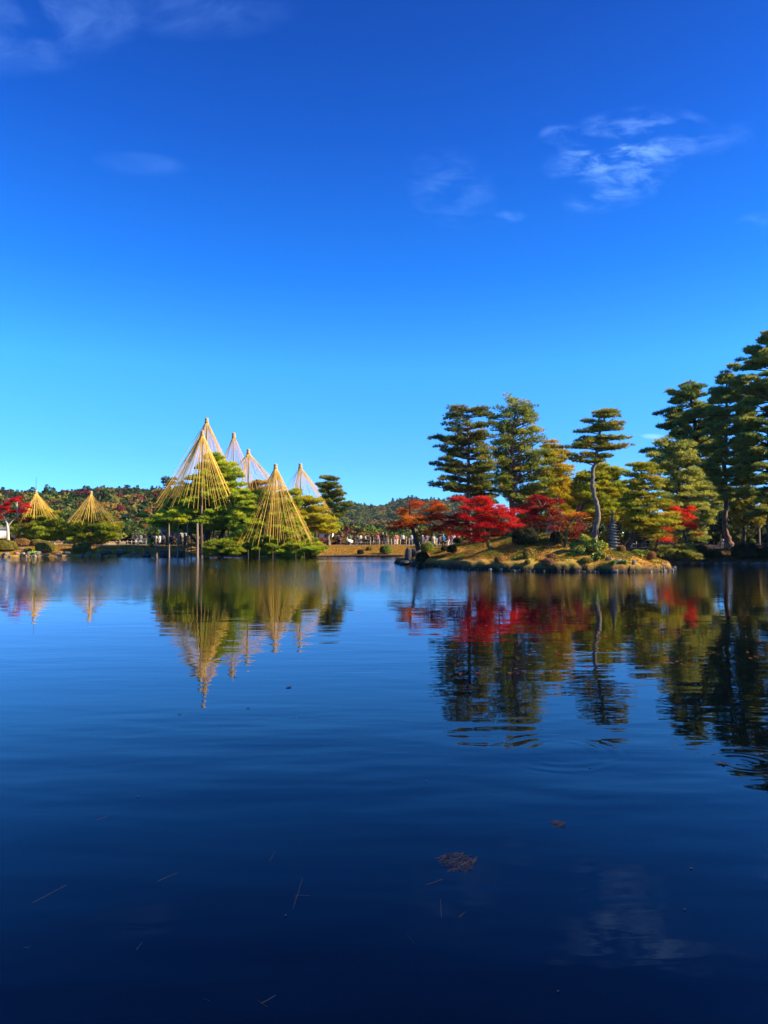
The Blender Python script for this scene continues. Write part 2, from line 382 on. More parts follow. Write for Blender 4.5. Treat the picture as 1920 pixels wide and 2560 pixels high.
# ------------------------------------------------------------------ water
def water_mat():
    m, nt, N, L = mat_new('pond_water')
    o = N.new('ShaderNodeOutputMaterial'); p = N.new('ShaderNodeBsdfPrincipled')
    p.inputs['Base Color'].default_value = (0.0001, 0.0006, 0.0030, 1); p.inputs['Roughness'].default_value = 0.015
    p.inputs['IOR'].default_value = 1.333; p.inputs['Specular IOR Level'].default_value = 0.5
    tc = N.new('ShaderNodeTexCoord'); sep = N.new('ShaderNodeSeparateXYZ'); L.new(tc.outputs['Object'], sep.inputs[0])
    def M(op, a, b=None, c=None, clamp=False):
        n = N.new('ShaderNodeMath'); n.operation = op; n.use_clamp = clamp
        for i, q in enumerate((a, b, c)):
            if q is None: continue
            if isinstance(q, (int, float)): n.inputs[i].default_value = q
            else: L.new(q, n.inputs[i])
        return n.outputs[0]
    def noise(sx, sy, sc, det=3, rot=0.0, dist=0.0):
        mp = N.new('ShaderNodeMapping'); mp.inputs['Scale'].default_value = (sx, sy, 1); mp.inputs['Rotation'].default_value = (0, 0, rot)
        L.new(tc.outputs['Object'], mp.inputs[0])
        n = N.new('ShaderNodeTexNoise'); n.inputs['Scale'].default_value = sc; n.inputs['Detail'].default_value = det; n.inputs['Distortion'].default_value = dist
        n.inputs['Roughness'].default_value = 0.5
        L.new(mp.outputs[0], n.inputs['Vector']); return n.outputs[0]
    def ramp(v, a, b, lo=0.0, hi=1.0):
        r = N.new('ShaderNodeMapRange'); r.interpolation_type = 'SMOOTHSTEP'
        r.inputs[1].default_value = a; r.inputs[2].default_value = b; r.inputs[3].default_value = lo; r.inputs[4].default_value = hi
        L.new(v, r.inputs[0]); return r.outputs[0]
    X, Y = sep.outputs[0], sep.outputs[1]
    big = noise(0.35, 1.0, 1.1, 2, 0.12)            # about one metre across
    mid = noise(0.35, 1.0, 4.2, 2, -0.10, 0.3)      # hand-wide ripples
    fin = noise(0.5, 1.0, 14.0, 2, 0.05)
    patch = ramp(noise(0.25, 0.6, 0.16, 2), 0.38, 0.62, 0.55, 1.25)
    open_w = M('MULTIPLY', ramp(Y, 24, 50), ramp(X, 4, 13, 1.0, 0.45))  # breeze over the open far water
    h = M('MULTIPLY', big, M('MULTIPLY', patch, ramp(Y, 5.5, 15, 0.019, 0.009)))
    h = M('ADD', h, M('MULTIPLY', mid, M('MULTIPLY', patch, M('MULTIPLY_ADD', open_w, 0.013, 0.0018))))
    h = M('ADD', h, M('MULTIPLY', fin, M('MULTIPLY_ADD', open_w, 0.008, 0.00018)))
    chop = noise(0.8, 1.0, 5.5, 3, 0.3)
    h = M('ADD', h, M('MULTIPLY', chop, M('MULTIPLY', open_w, 0.014)))
    ringmask = ramp(noise(1.0, 1.0, 1.3, 2), 0.40, 0.60, 0.0, 1.0)
    def ring(cx, cy, rmax, wl_, amp, r0=0.0):
        dx = M('SUBTRACT', X, cx); dy = M('SUBTRACT', Y, cy)
        r = M('SQRT', M('ADD', M('MULTIPLY', dx, dx), M('MULTIPLY', dy, dy)))
        env = M('MULTIPLY', ramp(r, rmax * 0.88, rmax, 1, 0), ramp(r, r0, rmax * 0.9, 0.25, 1))
        return M('MULTIPLY', M('MULTIPLY', M('SINE', M('MULTIPLY', r, 2 * math.pi / wl_)), M('MULTIPLY', env, ringmask)), amp)
    for q in RINGS: h = M('ADD', h, ring(*q))
    b = N.new('ShaderNodeBump'); b.inputs['Strength'].default_value = 1.0; b.inputs['Distance'].default_value = 1.0
    L.new(h, b.inputs['Height']); L.new(b.outputs[0], p.inputs['Normal']); L.new(p.outputs[0], o.inputs[0])
    return m
def wp(px, py):
    x, y, z = ray(px, py); t = -CAMH / z
    return (x * t, y * t)
RINGS = []
for (px, py, rpx, wl_, amp) in [(1395, 1880, 185, 0.21, 0.0007), (1860, 1905, 85, 0.14, 0.0009), (1624, 2203, 26, 0.05, 0.0004), (1735, 2172, 34, 0.05, 0.0004)]:
    cx_, cy_ = wp(px, py); rr = abs(wp(px + rpx, py)[0] - cx_)
    RINGS.append((cx_, cy_, rr, wl_, amp))
M_water = water_mat()
wv = np.array([(-3000, -200, 0), (3000, -200, 0), (3000, 140, 0), (-3000, 140, 0)], float)
tag(obj('pond_water', mesh('pond_water', wv, np.array([[0, 1, 2, 3]]), M_water)), 'calm deep blue pond water with fine ripples', kind='structure')

# ------------------------------------------------------------------ hills
def hill_l(X, Y):  # gentle foot, crest about 400 m away
    r = 30.0 + 1.6 * np.sin(X * 0.045 + 1) + 1.2 * np.sin(X * 0.11)
    r = r * (1 - 0.9 * sm((X + 112) / 85)) 
    return 1.2 + (r - 6.0) * np.clip((Y - 190) / 215, 0, 1) ** 0.9 * (1 - 0.5 * sm((Y - 410) / 200))
def hill_c(X, Y):
    r = 42 - 6 * np.exp(-((X - 0) / 25) ** 2) + 5 * np.sin(X * 0.02 + 0.5) + 2 * np.sin(X * 0.07)
    r = r * (1 - 0.7 * sm((X - 60) / 200)) * (0.35 + 0.65 * sm((X + 260) / 180))
    return 1.2 + r * sm((Y - 480) / 480) * (1 - 0.4 * sm((Y - 1050) / 300))
def hill_mesh(name, fn, x0, x1, y0, y1, step, mat, label):
    a = np.arange(x0, x1 + step, step); b = np.arange(y0, y1 + step, step)
    X, Y = np.meshgrid(a, b); Z = fn(X, Y)
    i0 = np.arange(len(b) - 1)[:, None] * len(a) + np.arange(len(a) - 1)[None]
    F = np.stack([i0, i0 + 1, i0 + 1 + len(a), i0 + len(a)], -1).reshape(-1, 4)
    Z[0, :] = 0.9
    tag(obj(name, mesh(name, np.stack([X, Y, Z], -1).reshape(-1, 3), F, mat, smooth=True)), label, kind='structure')
M_hill = solid('forest_floor', (0.03, 0.035, 0.012), (0.07, 0.05, 0.02), 0.2, 0.95)
hill_mesh('hillside', hill_l, -420, 120, 148, 620, 12, M_hill, 'slope of the wooded hill behind the left shore')
hill_mesh('far_hill', hill_c, -700, 700, 470, 1500, 30, M_hill, 'distant wooded ridge behind the middle shore')

# crown templates: lumps of leaf-sized cards on an upper shell
def crown_template(rng, kind, n, card):
    if kind == 'cone':
        t = rng.uniform(0, 1, n) ** 0.7; th = rng.uniform(0, 2 * math.pi, n)
        r = (0.08 + 0.62 * t) * rng.uniform(0.8, 1.1, n)
        p = np.stack([r * np.cos(th), r * np.sin(th), 1.9 * (1 - t) + 0.0], -1)
        nn = nrm(np.stack([np.cos(th), np.sin(th), 0.7 * np.ones(n)], -1))
    else:
        L = 9 if kind == 'round' else 14
        c = nrm(rng.normal(size=(L, 3))) * rng.uniform(0.35, 0.62, (L, 1)); c[:, 2] = np.abs(c[:, 2]) * 0.9 + 0.25
        rr = rng.uniform(0.32, 0.5, L)
        k = rng.integers(0, L, n); d = nrm(rng.normal(size=(n, 3))); d[:, 2] = np.abs(d[:, 2]) * 1.0 - 0.15 * rng.uniform(0, 1, n)
        if kind == 'flat': rr = rr * 0.8; d2 = d * np.array([1.2, 1.2, 0.45])
        else: d2 = d
        p = c[k] + d2 * rr[k, None] * rng.uniform(0.75, 1.05, (n, 1)); nn = nrm(d)
    nn = nrm(nn + 0.45 * rng.normal(size=nn.shape))
    a = nrm(np.cross(nn, rng.normal(size=nn.shape))); b = np.cross(nn, a); s = card * rng.uniform(0.6, 1.4, (n, 1))
    return np.stack([p - a * s, p + a * s * 0.9 + b * s * 0.3, p + b * s * 1.3], 1)      # n,3,3
TEMPL = {}
for kd in ('cone', 'round', 'flat'):
    TEMPL[kd] = [crown_template(np.random.default_rng(40 + i), kd, 150, 0.17) for i in range(3)]
FARCOL = {'dark': (0.028, 0.050, 0.014), 'green': (0.055, 0.085, 0.014), 'olive': (0.13, 0.135, 0.025), 'gold': (0.18, 0.135, 0.03), 'orange': (0.26, 0.11, 0.022), 'rust': (0.16, 0.085, 0.035),
          'maroon': (0.15, 0.030, 0.033), 'teal': (0.018, 0.045, 0.028)}
def crowns(name, pts, rad, hgt, kinds, cols, label, rng):
    """many crowns joined: a far wood nobody could count"""
    Vs, Cs = [], []
    for i in range(len(pts)):
        T = TEMPL[kinds[i]][rng.integers(3)]; a = rng.uniform(0, 6.28)
        M = np.array([[math.cos(a), -math.sin(a), 0], [math.sin(a), math.cos(a), 0], [0, 0, 1]])
        V = (T.reshape(-1, 3) @ M.T) * np.array([rad[i], rad[i], hgt[i]]) + pts[i]
        c = cols[i] * rng.uniform(0.75, 1.25) * (1 + 0.14 * rng.normal(size=(len(T), 1)))
        Vs.append(V); Cs.append(np.repeat(np.clip(c, 0.003, 1), 3, 0))
    V = np.concatenate(Vs)
    o = obj(name, mesh(name, V, np.arange(len(V)).reshape(-1, 3), M_far, np.concatenate(Cs)))
    return tag(o, label, kind='stuff')
def wood(name, fn, x0, x1, y0, y1, n, r0, r1, label, seed, warm, wedge=True):
    rng = np.random.default_rng(seed)
    Y = np.sqrt(rng.uniform(y0 ** 2, y1 ** 2, n)); X = rng.uniform(0, 1, n)
    X = x0 + (x1 - x0) * X
    if wedge: X = X * (Y / y1)
    # thin out crowns that stand too close
    keep = []; cell = {}
    for i in range(n):
        k = (int(X[i] / (r0 * 1.25)), int(Y[i] / (r0 * 1.25)))
        if k in cell: continue
        cell[k] = 1; keep.append(i)
    X, Y = X[keep], Y[keep]; n = len(X)
    Z = fn(X, Y)
    rad = rng.uniform(r0, r1, n)
    kinds = rng.choice(['round', 'flat', 'flat', 'round', 'flat', 'flat'], n); kinds = np.where(rng.uniform(size=n) < 0.05, 'cone', kinds)
    # colour groves vary slowly over the slope
    g = -0.05 + 0.8 * np.sin(X * 0.07 + 2) + 0.7 * np.sin(Y * 0.06 + X * 0.03) + rng.normal(size=n) * 1.1
    names = np.where(g > 2.3, 'orange', np.where(g > 1.6, 'rust', np.where(g > 0.9, 'gold', np.where(g > -0.1, 'olive', np.where(g > -0.9, 'green', np.where(g > -1.6, 'dark', 'teal'))))))
    names = np.where((rng.uniform(size=n) < warm + 0.28 * (Y > 0.8 * y1) * (np.sin(X * 0.05 + 1) > -0.2) * (warm > 0.04)), 'maroon', names)
    names = np.where((kinds == 'cone'), 'dark', names)
    cols = np.array([FARCOL[q] for q in names])
    hgt = rad * np.where(kinds == 'cone', rng.uniform(0.7, 1.0, n), rng.uniform(0.85, 1.2, n))
    return crowns(name, np.stack([X, Y, Z], -1), rad, hgt, kinds, cols, label, rng)
wood('hillside_wood', hill_l, -265, 60, 185, 425, 14000, 2.0, 4.8, 'mixed autumn wood covering the hill behind the left shore', 11, 0.041)
wood('far_hill_wood', hill_c, -120, 260, 600, 1080, 7000, 3.2, 6.0, 'bluish brown wood covering the distant ridge', 12, 0.02)
def lowfn(X, Y): return np.full(np.shape(X), 1.2) + 5.0 * sm((np.asarray(Y) - 230) / 200)
wood('valley_wood', lowfn, -90, 260, 170, 460, 2600, 1.5, 2.8, 'autumn woodland in the valley behind the middle shore', 13, 0.05)

rngu = np.random.default_rng(17); nu = 420
Xu = rngu.uniform(8, 120, nu); Yu = rngu.uniform(0, 1, nu) * 40 + np.maximum(82 + 0 * Xu, 100 - Xu * 0.5) + 4
okk = (Yu > shore(Xu) + 12); Xu, Yu = Xu[okk], Yu[okk]
crowns('undergrowth', np.stack([Xu, Yu, np.full(len(Xu), 1.0)], -1), rngu.uniform(1.6, 2.8, len(Xu)), rngu.uniform(2.0, 3.4, len(Xu)), ['round'] * len(Xu),
       palette([(0.05, 0.07, 0.02), (0.035, 0.05, 0.018), (0.09, 0.09, 0.02)], len(Xu), rngu), 'dark shrubby undergrowth beneath the trees behind the right bank', rngu)
rngh = np.random.default_rng(18); nh = 230
Xh = np.concatenate([rngh.uniform(-9, 12, 130), rngh.uniform(-40, -24, 100)]); Yh = rngh.uniform(109, 120, nh)
crowns('shrubbery', np.stack([Xh, Yh, np.full(nh, 1.05)], -1), rngh.uniform(0.9, 1.7, nh), rngh.uniform(0.9, 1.7, nh), ['round'] * nh,
       palette([(0.11, 0.10, 0.03), (0.06, 0.08, 0.025), (0.16, 0.085, 0.03), (0.09, 0.05, 0.03)], nh, rngh), 'low autumn shrubbery behind the gravel path', rngh)
# single trees of the hill that stand out by colour
def blob_tree(name, label, cat, px, py, D, rpx, hpx, colname, group=None, kind='round', seed=0, n=420, base=None, trunk=True):
    rng = np.random.default_rng(900 + seed)
    top = P(px, py, D); r = rpx / FPX * D; h = hpx / FPX * D
    gz = base if base is not None else top[2] - h
    loc = np.array([top[0], D, gz])
    T = crown_template(rng, kind, n, 0.11)
    zt = T.reshape(-1, 3)
    zs = h / 1.15 if kind != 'cone' else h / 1.9
    V = zt * np.array([r / 0.95, r / 0.95, zs]) + np.array([0, 0, top[2] - h - gz])
    c = np.asarray(FARCOL[colname]) if isinstance(colname, str) else np.asarray(colname)
    cc = c * (1 + 0.22 * rng.normal(size=(n, 1)))
    e = thing(name, loc, label, cat, group)
    obj('crown', mesh('crown', V, np.arange(len(V)).reshape(-1, 3), M_far, np.repeat(np.clip(cc, 0.003, 1), 3, 0)), e)
    tv, tf = tube([(0, 0, -0.5), (0.05 * r, 0, max(top[2] - h * 0.4 - gz, 0.6))], [0.07 * r + 0.05, 0.03 * r + 0.03], 6)
    obj('trunk', mesh('trunk', tv, tf, M_bark_dark, smooth=True), e)
    return e
HT = [(210, 1221, 330, 22, 18, 'maroon', 'wide maroon tree on the crest of the left hill'),
      (165, 1224, 335, 18, 15, 'maroon', 'maroon tree left of the crest trees of the left hill'),
      (255, 1234, 310, 13, 15, 'maroon', 'small maroon tree just right of the second rope cone tip'),
      (298, 1231, 320, 13, 14, 'maroon', 'maroon tree between the rope cones below the hill crest'),
      (385, 1228, 330, 20, 15, 'maroon', 'maroon tree on the hill crest beside the big roped pine'),
      (146, 1268, 230, 19, 20, 'maroon', 'crimson tree low on the hill between the two left rope cones'),
      (118, 1248, 270, 16, 24, 'orange', 'orange tree on the hill behind the left rope cone'),
      (292, 1284, 215, 17, 17, 'orange', 'orange tree low on the hill right of the second rope cone'),
      (366, 1270, 240, 13, 15, 'orange', 'pale orange tree beside the dark pine at the hill foot'),
      (362, 1308, 180, 9, 12, 'orange', 'small orange tree above the visitors near the big pine'),
      (54, 1230, 330, 13, 13, 'rust', 'rust brown tree at the left end of the hill crest'),
      (300, 1262, 260, 15, 20, 'maroon', 'dark crimson tree in the middle of the left hill'),
      (868, 1313, 170, 10, 20, 'maroon', 'purple red tree behind the visitors at the lawn edge')]
for i, (px, py, D, r_, h_, c_, lab) in enumerate(HT):
    D = D * 0.97
    blob_tree('hillside_tree', lab, 'tree', px, py, D, r_, h_, c_, 'coloured trees on the hillside', 'round', i, base=float(hill_l(P(px, py, D)[0], D)) if px < 700 else 1.2)

# ------------------------------------------------------------------ trees of the garden
PAL_YG = [(0.20, 0.235, 0.018), (0.13, 0.185, 0.018), (0.27, 0.24, 0.02), (0.07, 0.115, 0.016)]
PAL_GREEN = [(0.22, 0.26, 0.018), (0.14, 0.20, 0.018), (0.28, 0.28, 0.02), (0.08, 0.13, 0.018)]
PAL_OLD = [(0.11, 0.125, 0.024), (0.065, 0.09, 0.024), (0.18, 0.14, 0.022), (0.032, 0.06, 0.022)]
PAL_DARK = [(0.10, 0.10, 0.02), (0.038, 0.068, 0.024), (0.024, 0.05, 0.02), (0.085, 0.085, 0.02), (0.05, 0.06, 0.02)]
PAL_GOLD = [(0.30, 0.23, 0.018), (0.24, 0.22, 0.02), (0.34, 0.19, 0.016), (0.14, 0.15, 0.018)]
PAL_GREY = [(0.17, 0.17, 0.042), (0.12, 0.14, 0.036), (0.22, 0.20, 0.045), (0.065, 0.085, 0.028)]

def pine(name, label, D, trunks, layers, pal, bark=None, dens=1.0, seed=0, L=0.30, Wd=0.055, k=7, depth=1.0, group=None,
         padsz=1.0, per=None, rise=0.14, cat='pine tree', fill=0.0, lift=0.5, ground=None, gain=2.2, jit=0.4, open_front=0.5, flat=1.0):
    """trunks: lists of (px, py, radius m); layers: (py, x left, x right, thickness px)"""
    rng = np.random.default_rng(seed); s = D / FPX
    if ground is None:
        g = trunks[0][0]; base = P(g[0], g[1], D)
    else: base = np.array(ground, float)
    e = thing(name, base, label, cat, group)
    tb = Bag(); tline = None
    for tr in trunks:
        pts = np.array([P(a, b, D + (q[0] if q else 0)) for a, b, r_, *q in tr]); rad = np.array([t[2] for t in tr])
        # resample smoothly with a small wander
        t = np.linspace(0, 1, len(pts)); tt = np.linspace(0, 1, 4 * len(pts))
        pp = np.stack([np.interp(tt, t, pts[:, i]) for i in range(3)], -1)
        for _ in range(2): pp[1:-1] = (pp[:-2] + 2 * pp[1:-1] + pp[2:]) / 4
        pp[1:-1, :2] += rng.normal(size=(len(pp) - 2, 2)) * rad.max() * 0.12
        rr = np.interp(tt, t, rad)
        tb.add(*tube(pp, rr, 9))
        if tline is None: tline = (pp, rr)
    pp, rr = tline; order = np.argsort(pp[:, 2])
    PP, DD, CC = [], [], []
    for (py, xl, xr, th) in layers:
        z = P(0, py, D)[2]
        cx = np.interp(z, pp[order, 2], pp[order, 0]); cy = np.interp(z, pp[order, 2], pp[order, 1]); tr_ = np.interp(z, pp[order, 2], rr[order])
        Xl, Xr = P(xl, py, D)[0], P(xr, py, D)[0]
        cxm = min(max(cx, Xl + 0.1 * (Xr - Xl)), Xr - 0.1 * (Xr - Xl))
        Rl, Rr_ = cxm - Xl, Xr - cxm; Rd = depth * (Xr - Xl) / 2; tz = th * s * flat
        nb = per if per else int(np.clip(3 + 1.5 * (Rl + Rr_) , 4, 11))
        az = rng.uniform(0, 2 * math.pi) * 0.1 + np.arange(nb) * 2 * math.pi / nb + rng.normal(size=nb) * 0.22
        if rng.uniform() < 0.9: az[0] = rng.normal() * 0.12
        az[nb // 2] = math.pi + rng.normal() * 0.12
        for i, a in enumerate(az):
            Rx = Rr_ if math.cos(a) > 0 else Rl
            full = i in (0, nb // 2)
            q = 0.97 if full else rng.uniform(0.72, 1.0)
            end = np.array([cxm + Rx * math.cos(a) * q, cy + Rd * math.sin(a) * q, z + rng.normal() * tz * (jit if fill == 0 else 0.8 / flat)])
            ln = math.hypot(end[0] - cxm, end[1] - cy)
            st = np.array([cx, cy, z - rise * ln - 0.1 * rng.uniform()])
            mid = (st + end) / 2 + np.array([rng.normal() * 0.08 * ln, rng.normal() * 0.08 * ln, -0.06 * ln * rng.uniform(-0.5, 1.5)])
            bp = bez(st, mid, end, 7)
            br = min(0.09, 0.022 + 0.02 * ln, max(tr_ * 0.6, 0.03))
            tb.add(*tube(bp, np.linspace(br, 0.014, 7), 5))
            npad = max(2, int(ln / (0.62 * padsz)) + 1)
            for j in range(npad):
                u = (j + 0.75) / npad if fill == 0 else rng.uniform(0.15 + 0.3 * (1 - fill), 1)
                u = min(u, 1.0)
                if u < 0.28 and fill == 0: continue
                if math.sin(a) < -0.35 and u * abs(math.cos(a)) < 0.35 and rng.uniform() < open_front: continue
                c = bp[min(6, int(round(u * 6)))] + 0
                wv = 0.30 * ln * u * 0.55
                c = c + np.array([rng.normal() * wv * 0.45, rng.normal() * wv * 0.45, tz * 0.15 + rng.normal() * tz * 0.15])
                if c[0] > cxm + Rr_ * 0.99: c[0] = cxm + Rr_ * 0.97
                if c[0] < cxm - Rl * 0.99: c[0] = cxm - Rl * 0.97
                a_ = padsz * rng.uniform(0.38, 0.66)
                nt = int(dens * 62 * a_ * a_ * math.pi * 0.9)
                r0 = a_ * np.sqrt(rng.uniform(0, 1, nt)); th0 = rng.uniform(0, 2 * math.pi, nt)
                zz = tz * 0.5 * (1 - (r0 / a_) ** 2) * rng.uniform(-0.35, 1, nt)
                pr = c + np.stack([r0 * np.cos(th0), r0 * np.sin(th0) * 0.9, zz], -1)
                pr = pr + rng.normal(size=pr.shape) * 0.03
                dr = nrm(np.stack([0.75 * r0 / a_ * np.cos(th0), 0.75 * r0 / a_ * np.sin(th0), lift + 0.3 * rng.uniform(0, 1, nt)], -1))
                col = palette(pal, 1, rng)[0] * rng.uniform(0.8, 1.15)
                cc = 0.65 * col + 0.35 * palette(pal, nt, rng)
                PP.append(pr); DD.append(dr); CC.append(np.minimum(cc * gain * np.array([1.08, 1.0, 0.72]), 0.62))
                if rng.uniform() < 0.5:
                    tb.add(*tube(bez(bp[3], (bp[3] + c) / 2 + rng.normal(size=3) * 0.08, c, 4), np.linspace(0.018, 0.008, 4), 4))
    V, F, C = blades(np.concatenate(PP), np.concatenate(DD), L, Wd, k, 0.52, rng, np.concatenate(CC))
    obj('trunk', tb.me('trunk', bark or M_bark_pine, True, base), e)
    obj('crown', mesh('crown', V - base, F, M_needle, C), e)
    e['_top'] = 0
    del e['_top']
    return e

def maple(name, label, D, trunks, clumps, pal, bark=None, n=9000, seed=0, size=0.11, depth=1.0, group=None, sparse=1.0, twigs=0, cat='maple tree', mat=None, ground=None):
    """clumps: (px, py, rx px, ry px[, palette])"""
    rng = np.random.default_rng(seed); s = D / FPX
    base = P(trunks[0][0][0], trunks[0][0][1], D) if ground is None else np.array(ground, float)
    e = thing(name, base, label, cat, group); tb = Bag(); ends = []
    for tr in trunks:
        pts = np.array([P(t[0], t[1], D + (t[3] if len(t) > 3 else 0)) for t in tr]); rad = np.array([t[2] for t in tr])
        t = np.linspace(0, 1, len(pts)); tt = np.linspace(0, 1, 4 * len(pts))
        pp = np.stack([np.interp(tt, t, pts[:, i]) for i in range(3)], -1)
        for _ in range(2): pp[1:-1] = (pp[:-2] + 2 * pp[1:-1] + pp[2:]) / 4
        tb.add(*tube(pp, np.interp(tt, t, rad), 8)); ends += list(pp[len(pp) // 3:])
    ends = np.array(ends)
    size *= 0.8; n = int(n * 1.35)
    area = sum(c[2] * c[3] for c in clumps); PP, CC = [], []
    for cl in clumps:
        px, py, rx, ry = cl[:4]; pl = cl[4] if len(cl) > 4 else pal
        dy = rng.uniform(-1, 1) * depth * rx * s * 0.9
        c = P(px, py, D + dy)
        k = ends[np.argmin(np.linalg.norm(ends - c, axis=1) + 0.6 * np.maximum(ends[:, 2] - c[2], 0))]
        mid = (k + c) / 2 + np.array([0, 0, 0.12 * np.linalg.norm(c - k)]) + rng.normal(size=3) * 0.12
        bp = bez(k, mid, c, 6); tb.add(*tube(bp, np.linspace(0.06, 0.02, 6), 5))
        ns = max(4, int(rx * ry / 34)); nl = int(n * rx * ry / area / ns)
        for q in range(ns):
            th = rng.uniform(0, 2 * math.pi); rr = math.sqrt(rng.uniform(0, 1)); zz = rng.uniform(-0.85, 0.85)
            rr = rr * math.sqrt(1 - zz * zz * 0.8)
            sc = c + np.array([rr * math.cos(th) * rx * s, rr * math.sin(th) * rx * s * depth, zz * ry * s])
            sr = rng.uniform(0.2, 0.5); m = max(6, int(nl * rng.uniform(0.6, 1.4)))
            g = rng.normal(size=(m, 3)) * np.array([sr, sr, 0.085]) * 0.75
            g[:, 2] -= 0.10 * (g[:, 0] ** 2 + g[:, 1] ** 2) / sr
            col = palette(pl, 1, rng)[0] * rng.uniform(0.75, 1.2)
            PP.append(sc + g); CC.append(0.6 * col + 0.4 * palette(pl, m, rng))
            if rng.uniform() < 0.75: tb.add(*tube(bez(bp[3], (bp[4] + sc) / 2 + rng.normal(size=3) * 0.1, sc, 4), np.linspace(0.022, 0.007, 4), 4))
    PPc = np.concatenate(PP); up = np.tile(np.array([[0, 0, 1.0]]), (len(PPc), 1))
    V, F, C = leaves(PPc, up, size, 0.55, rng, np.concatenate(CC))
    obj('trunk', tb.me('trunk', bark or M_bark_dark, True, base), e)
    obj('crown', mesh('crown', V - base, F, mat or M_leaf, C), e)
    return e

def lay(*rows): return rows

# --- tall pines of the island
p = hit(1172, 1352)
pine('pine_tree', 'tall pine with dark flat tiers of needles, leftmost tall tree on the island', 66,
     [[(1176, 1345, 0.22), (1172, 1290, 0.19), (1171, 1210, 0.16), (1172, 1130, 0.13), (1170, 1070, 0.09), (1166, 1030, 0.04)]],
     lay((1026, 1128, 1206, 14), (1040, 1122, 1220, 14), (1066, 1116, 1232, 14), (1090, 1080, 1236, 14), (1104, 1092, 1222, 14), (1128, 1098, 1225, 12), (1142, 1112, 1222, 12),
         (1160, 1072, 1232, 13), (1178, 1098, 1226, 12), (1198, 1112, 1228, 11), (1214, 1070, 1226, 13), (1226, 1120, 1215, 10), (1250, 1130, 1230, 9)),
     PAL_OLD, M_bark_pine, 0.85, 101, L=0.28, Wd=0.05, k=8, depth=0.8, open_front=0.85, rise=0.10, group='tall pines on the island', ground=None)
pine('pine_tree', 'tallest broad fluffy pine on the island with two reddish trunks', 69,
     [[(1284, 1345, 0.26), (1282, 1250, 0.21), (1280, 1160, 0.16), (1281, 1080, 0.11), (1290, 1010, 0.05)],
      [(1288, 1345, 0.22), (1276, 1245, 0.17), (1267, 1190, 0.15), (1264, 1140, 0.12), (1266, 1090, 0.06)]],
     lay((1002, 1262, 1326, 20), (1018, 1232, 1334, 20), (1036, 1228, 1342, 20), (1054, 1226, 1348, 20), (1072, 1238, 1342, 18), (1088, 1240, 1350, 20), (1104, 1232, 1362, 20),
         (1120, 1236, 1366, 18), (1136, 1230, 1376, 20), (1152, 1228, 1374, 18), (1168, 1236, 1382, 18), (1184, 1226, 1378, 18), (1200, 1240, 1396, 18), (1218, 1232, 1392, 16),
         (1234, 1244, 1400, 14)),
     [(0.16, 0.18, 0.03), (0.10, 0.135, 0.03), (0.22, 0.19, 0.028), (0.05, 0.085, 0.026)], M_bark_pine, 0.55, 102, L=0.28, Wd=0.05, k=7, depth=0.85, open_front=0.85, gain=2.6, rise=0.3, group='tall pines on the island', fill=0.6)
pine('pine_tree', 'slender young pine between the two tall left pines of the island', 72,
     [[(1200, 1330, 0.12), (1199, 1250, 0.10), (1198, 1170, 0.05)]],
     lay((1172, 1188, 1214, 9), (1190, 1180, 1228, 9), (1206, 1172, 1238, 9), (1224, 1182, 1240, 9), (1240, 1170, 1232, 9), (1256, 1178, 1236, 9)),
     PAL_OLD, M_bark_pine, 0.9, 103, depth=0.9)
pine('pine_tree', 'golden green open pine behind the broad fluffy pine', 70,
     [[(1384, 1330, 0.2), (1382, 1240, 0.16), (1380, 1170, 0.12), (1378, 1120, 0.05)]],
     lay((1118, 1356, 1410, 10), (1134, 1350, 1420, 10), (1156, 1362, 1432, 14), (1174, 1360, 1436, 16), (1192, 1352, 1440, 16), (1210, 1345, 1440, 18), (1228, 1340, 1438, 18),
         (1246, 1345, 1442, 18), (1264, 1350, 1450, 18), (1282, 1365, 1462, 18), (1300, 1390, 1470, 16), (1318, 1400, 1480, 14)),
     PAL_GOLD, M_bark_pine, 1.0, 104, depth=0.85, fill=0.6)
pine('pine_tree', 'sculpted pine with bare pale curving trunk and flat cloud pads', 58.5,
     [[(1486, 1350, 0.24), (1490, 1310, 0.23), (1497, 1285, 0.21), (1493, 1262, 0.19), (1484, 1235, 0.175), (1480, 1205, 0.165), (1482, 1175, 0.16), (1490, 1150, 0.15), (1494, 1125, 0.13), (1498, 1085, 0.10), (1508, 1055, 0.07), (1514, 1030, 0.03)]],
     lay((1030, 1488, 1543, 10), (1040, 1494, 1540, 8), (1053, 1464, 1554, 10), (1066, 1500, 1550, 7), (1077, 1448, 1492, 10), (1073, 1512, 1550, 7), (1095, 1530, 1579, 7), (1096, 1458, 1506, 9),
         (1106, 1446, 1508, 10), (1116, 1411, 1466, 9), (1114, 1512, 1572, 9), (1121, 1500, 1556, 6), (1138, 1430, 1480, 10), (1140, 1508, 1540, 6), (1155, 1436, 1500, 9)),
     [(0.15, 0.14, 0.024), (0.09, 0.115, 0.024), (0.21, 0.15, 0.022), (0.05, 0.08, 0.024)], M_bark_pale, 1.15, 105, L=0.24, Wd=0.045, k=9, depth=0.6, padsz=0.85, per=5, open_front=0.9, gain=2.7, jit=0.38)
pine('pine_tree', 'leaning red trunked pine behind the sculpted curved pine', 66,
     [[(1440, 1300, 0.26), (1455, 1245, 0.24), (1466, 1215, 0.20), (1478, 1180, 0.15), (1500, 1155, 0.05)]],
     lay((1176, 1500, 1556, 14), (1192, 1440, 1560, 14), (1208, 1438, 1558, 14), (1224, 1446, 1562, 14), (1242, 1440, 1566, 14), (1258, 1450, 1562, 13), (1276, 1470, 1568, 12), (1296, 1500, 1580, 12)),
     PAL_GOLD[:2] + PAL_YG, M_bark_pine, 1.0, 106, depth=0.8, fill=0.5)
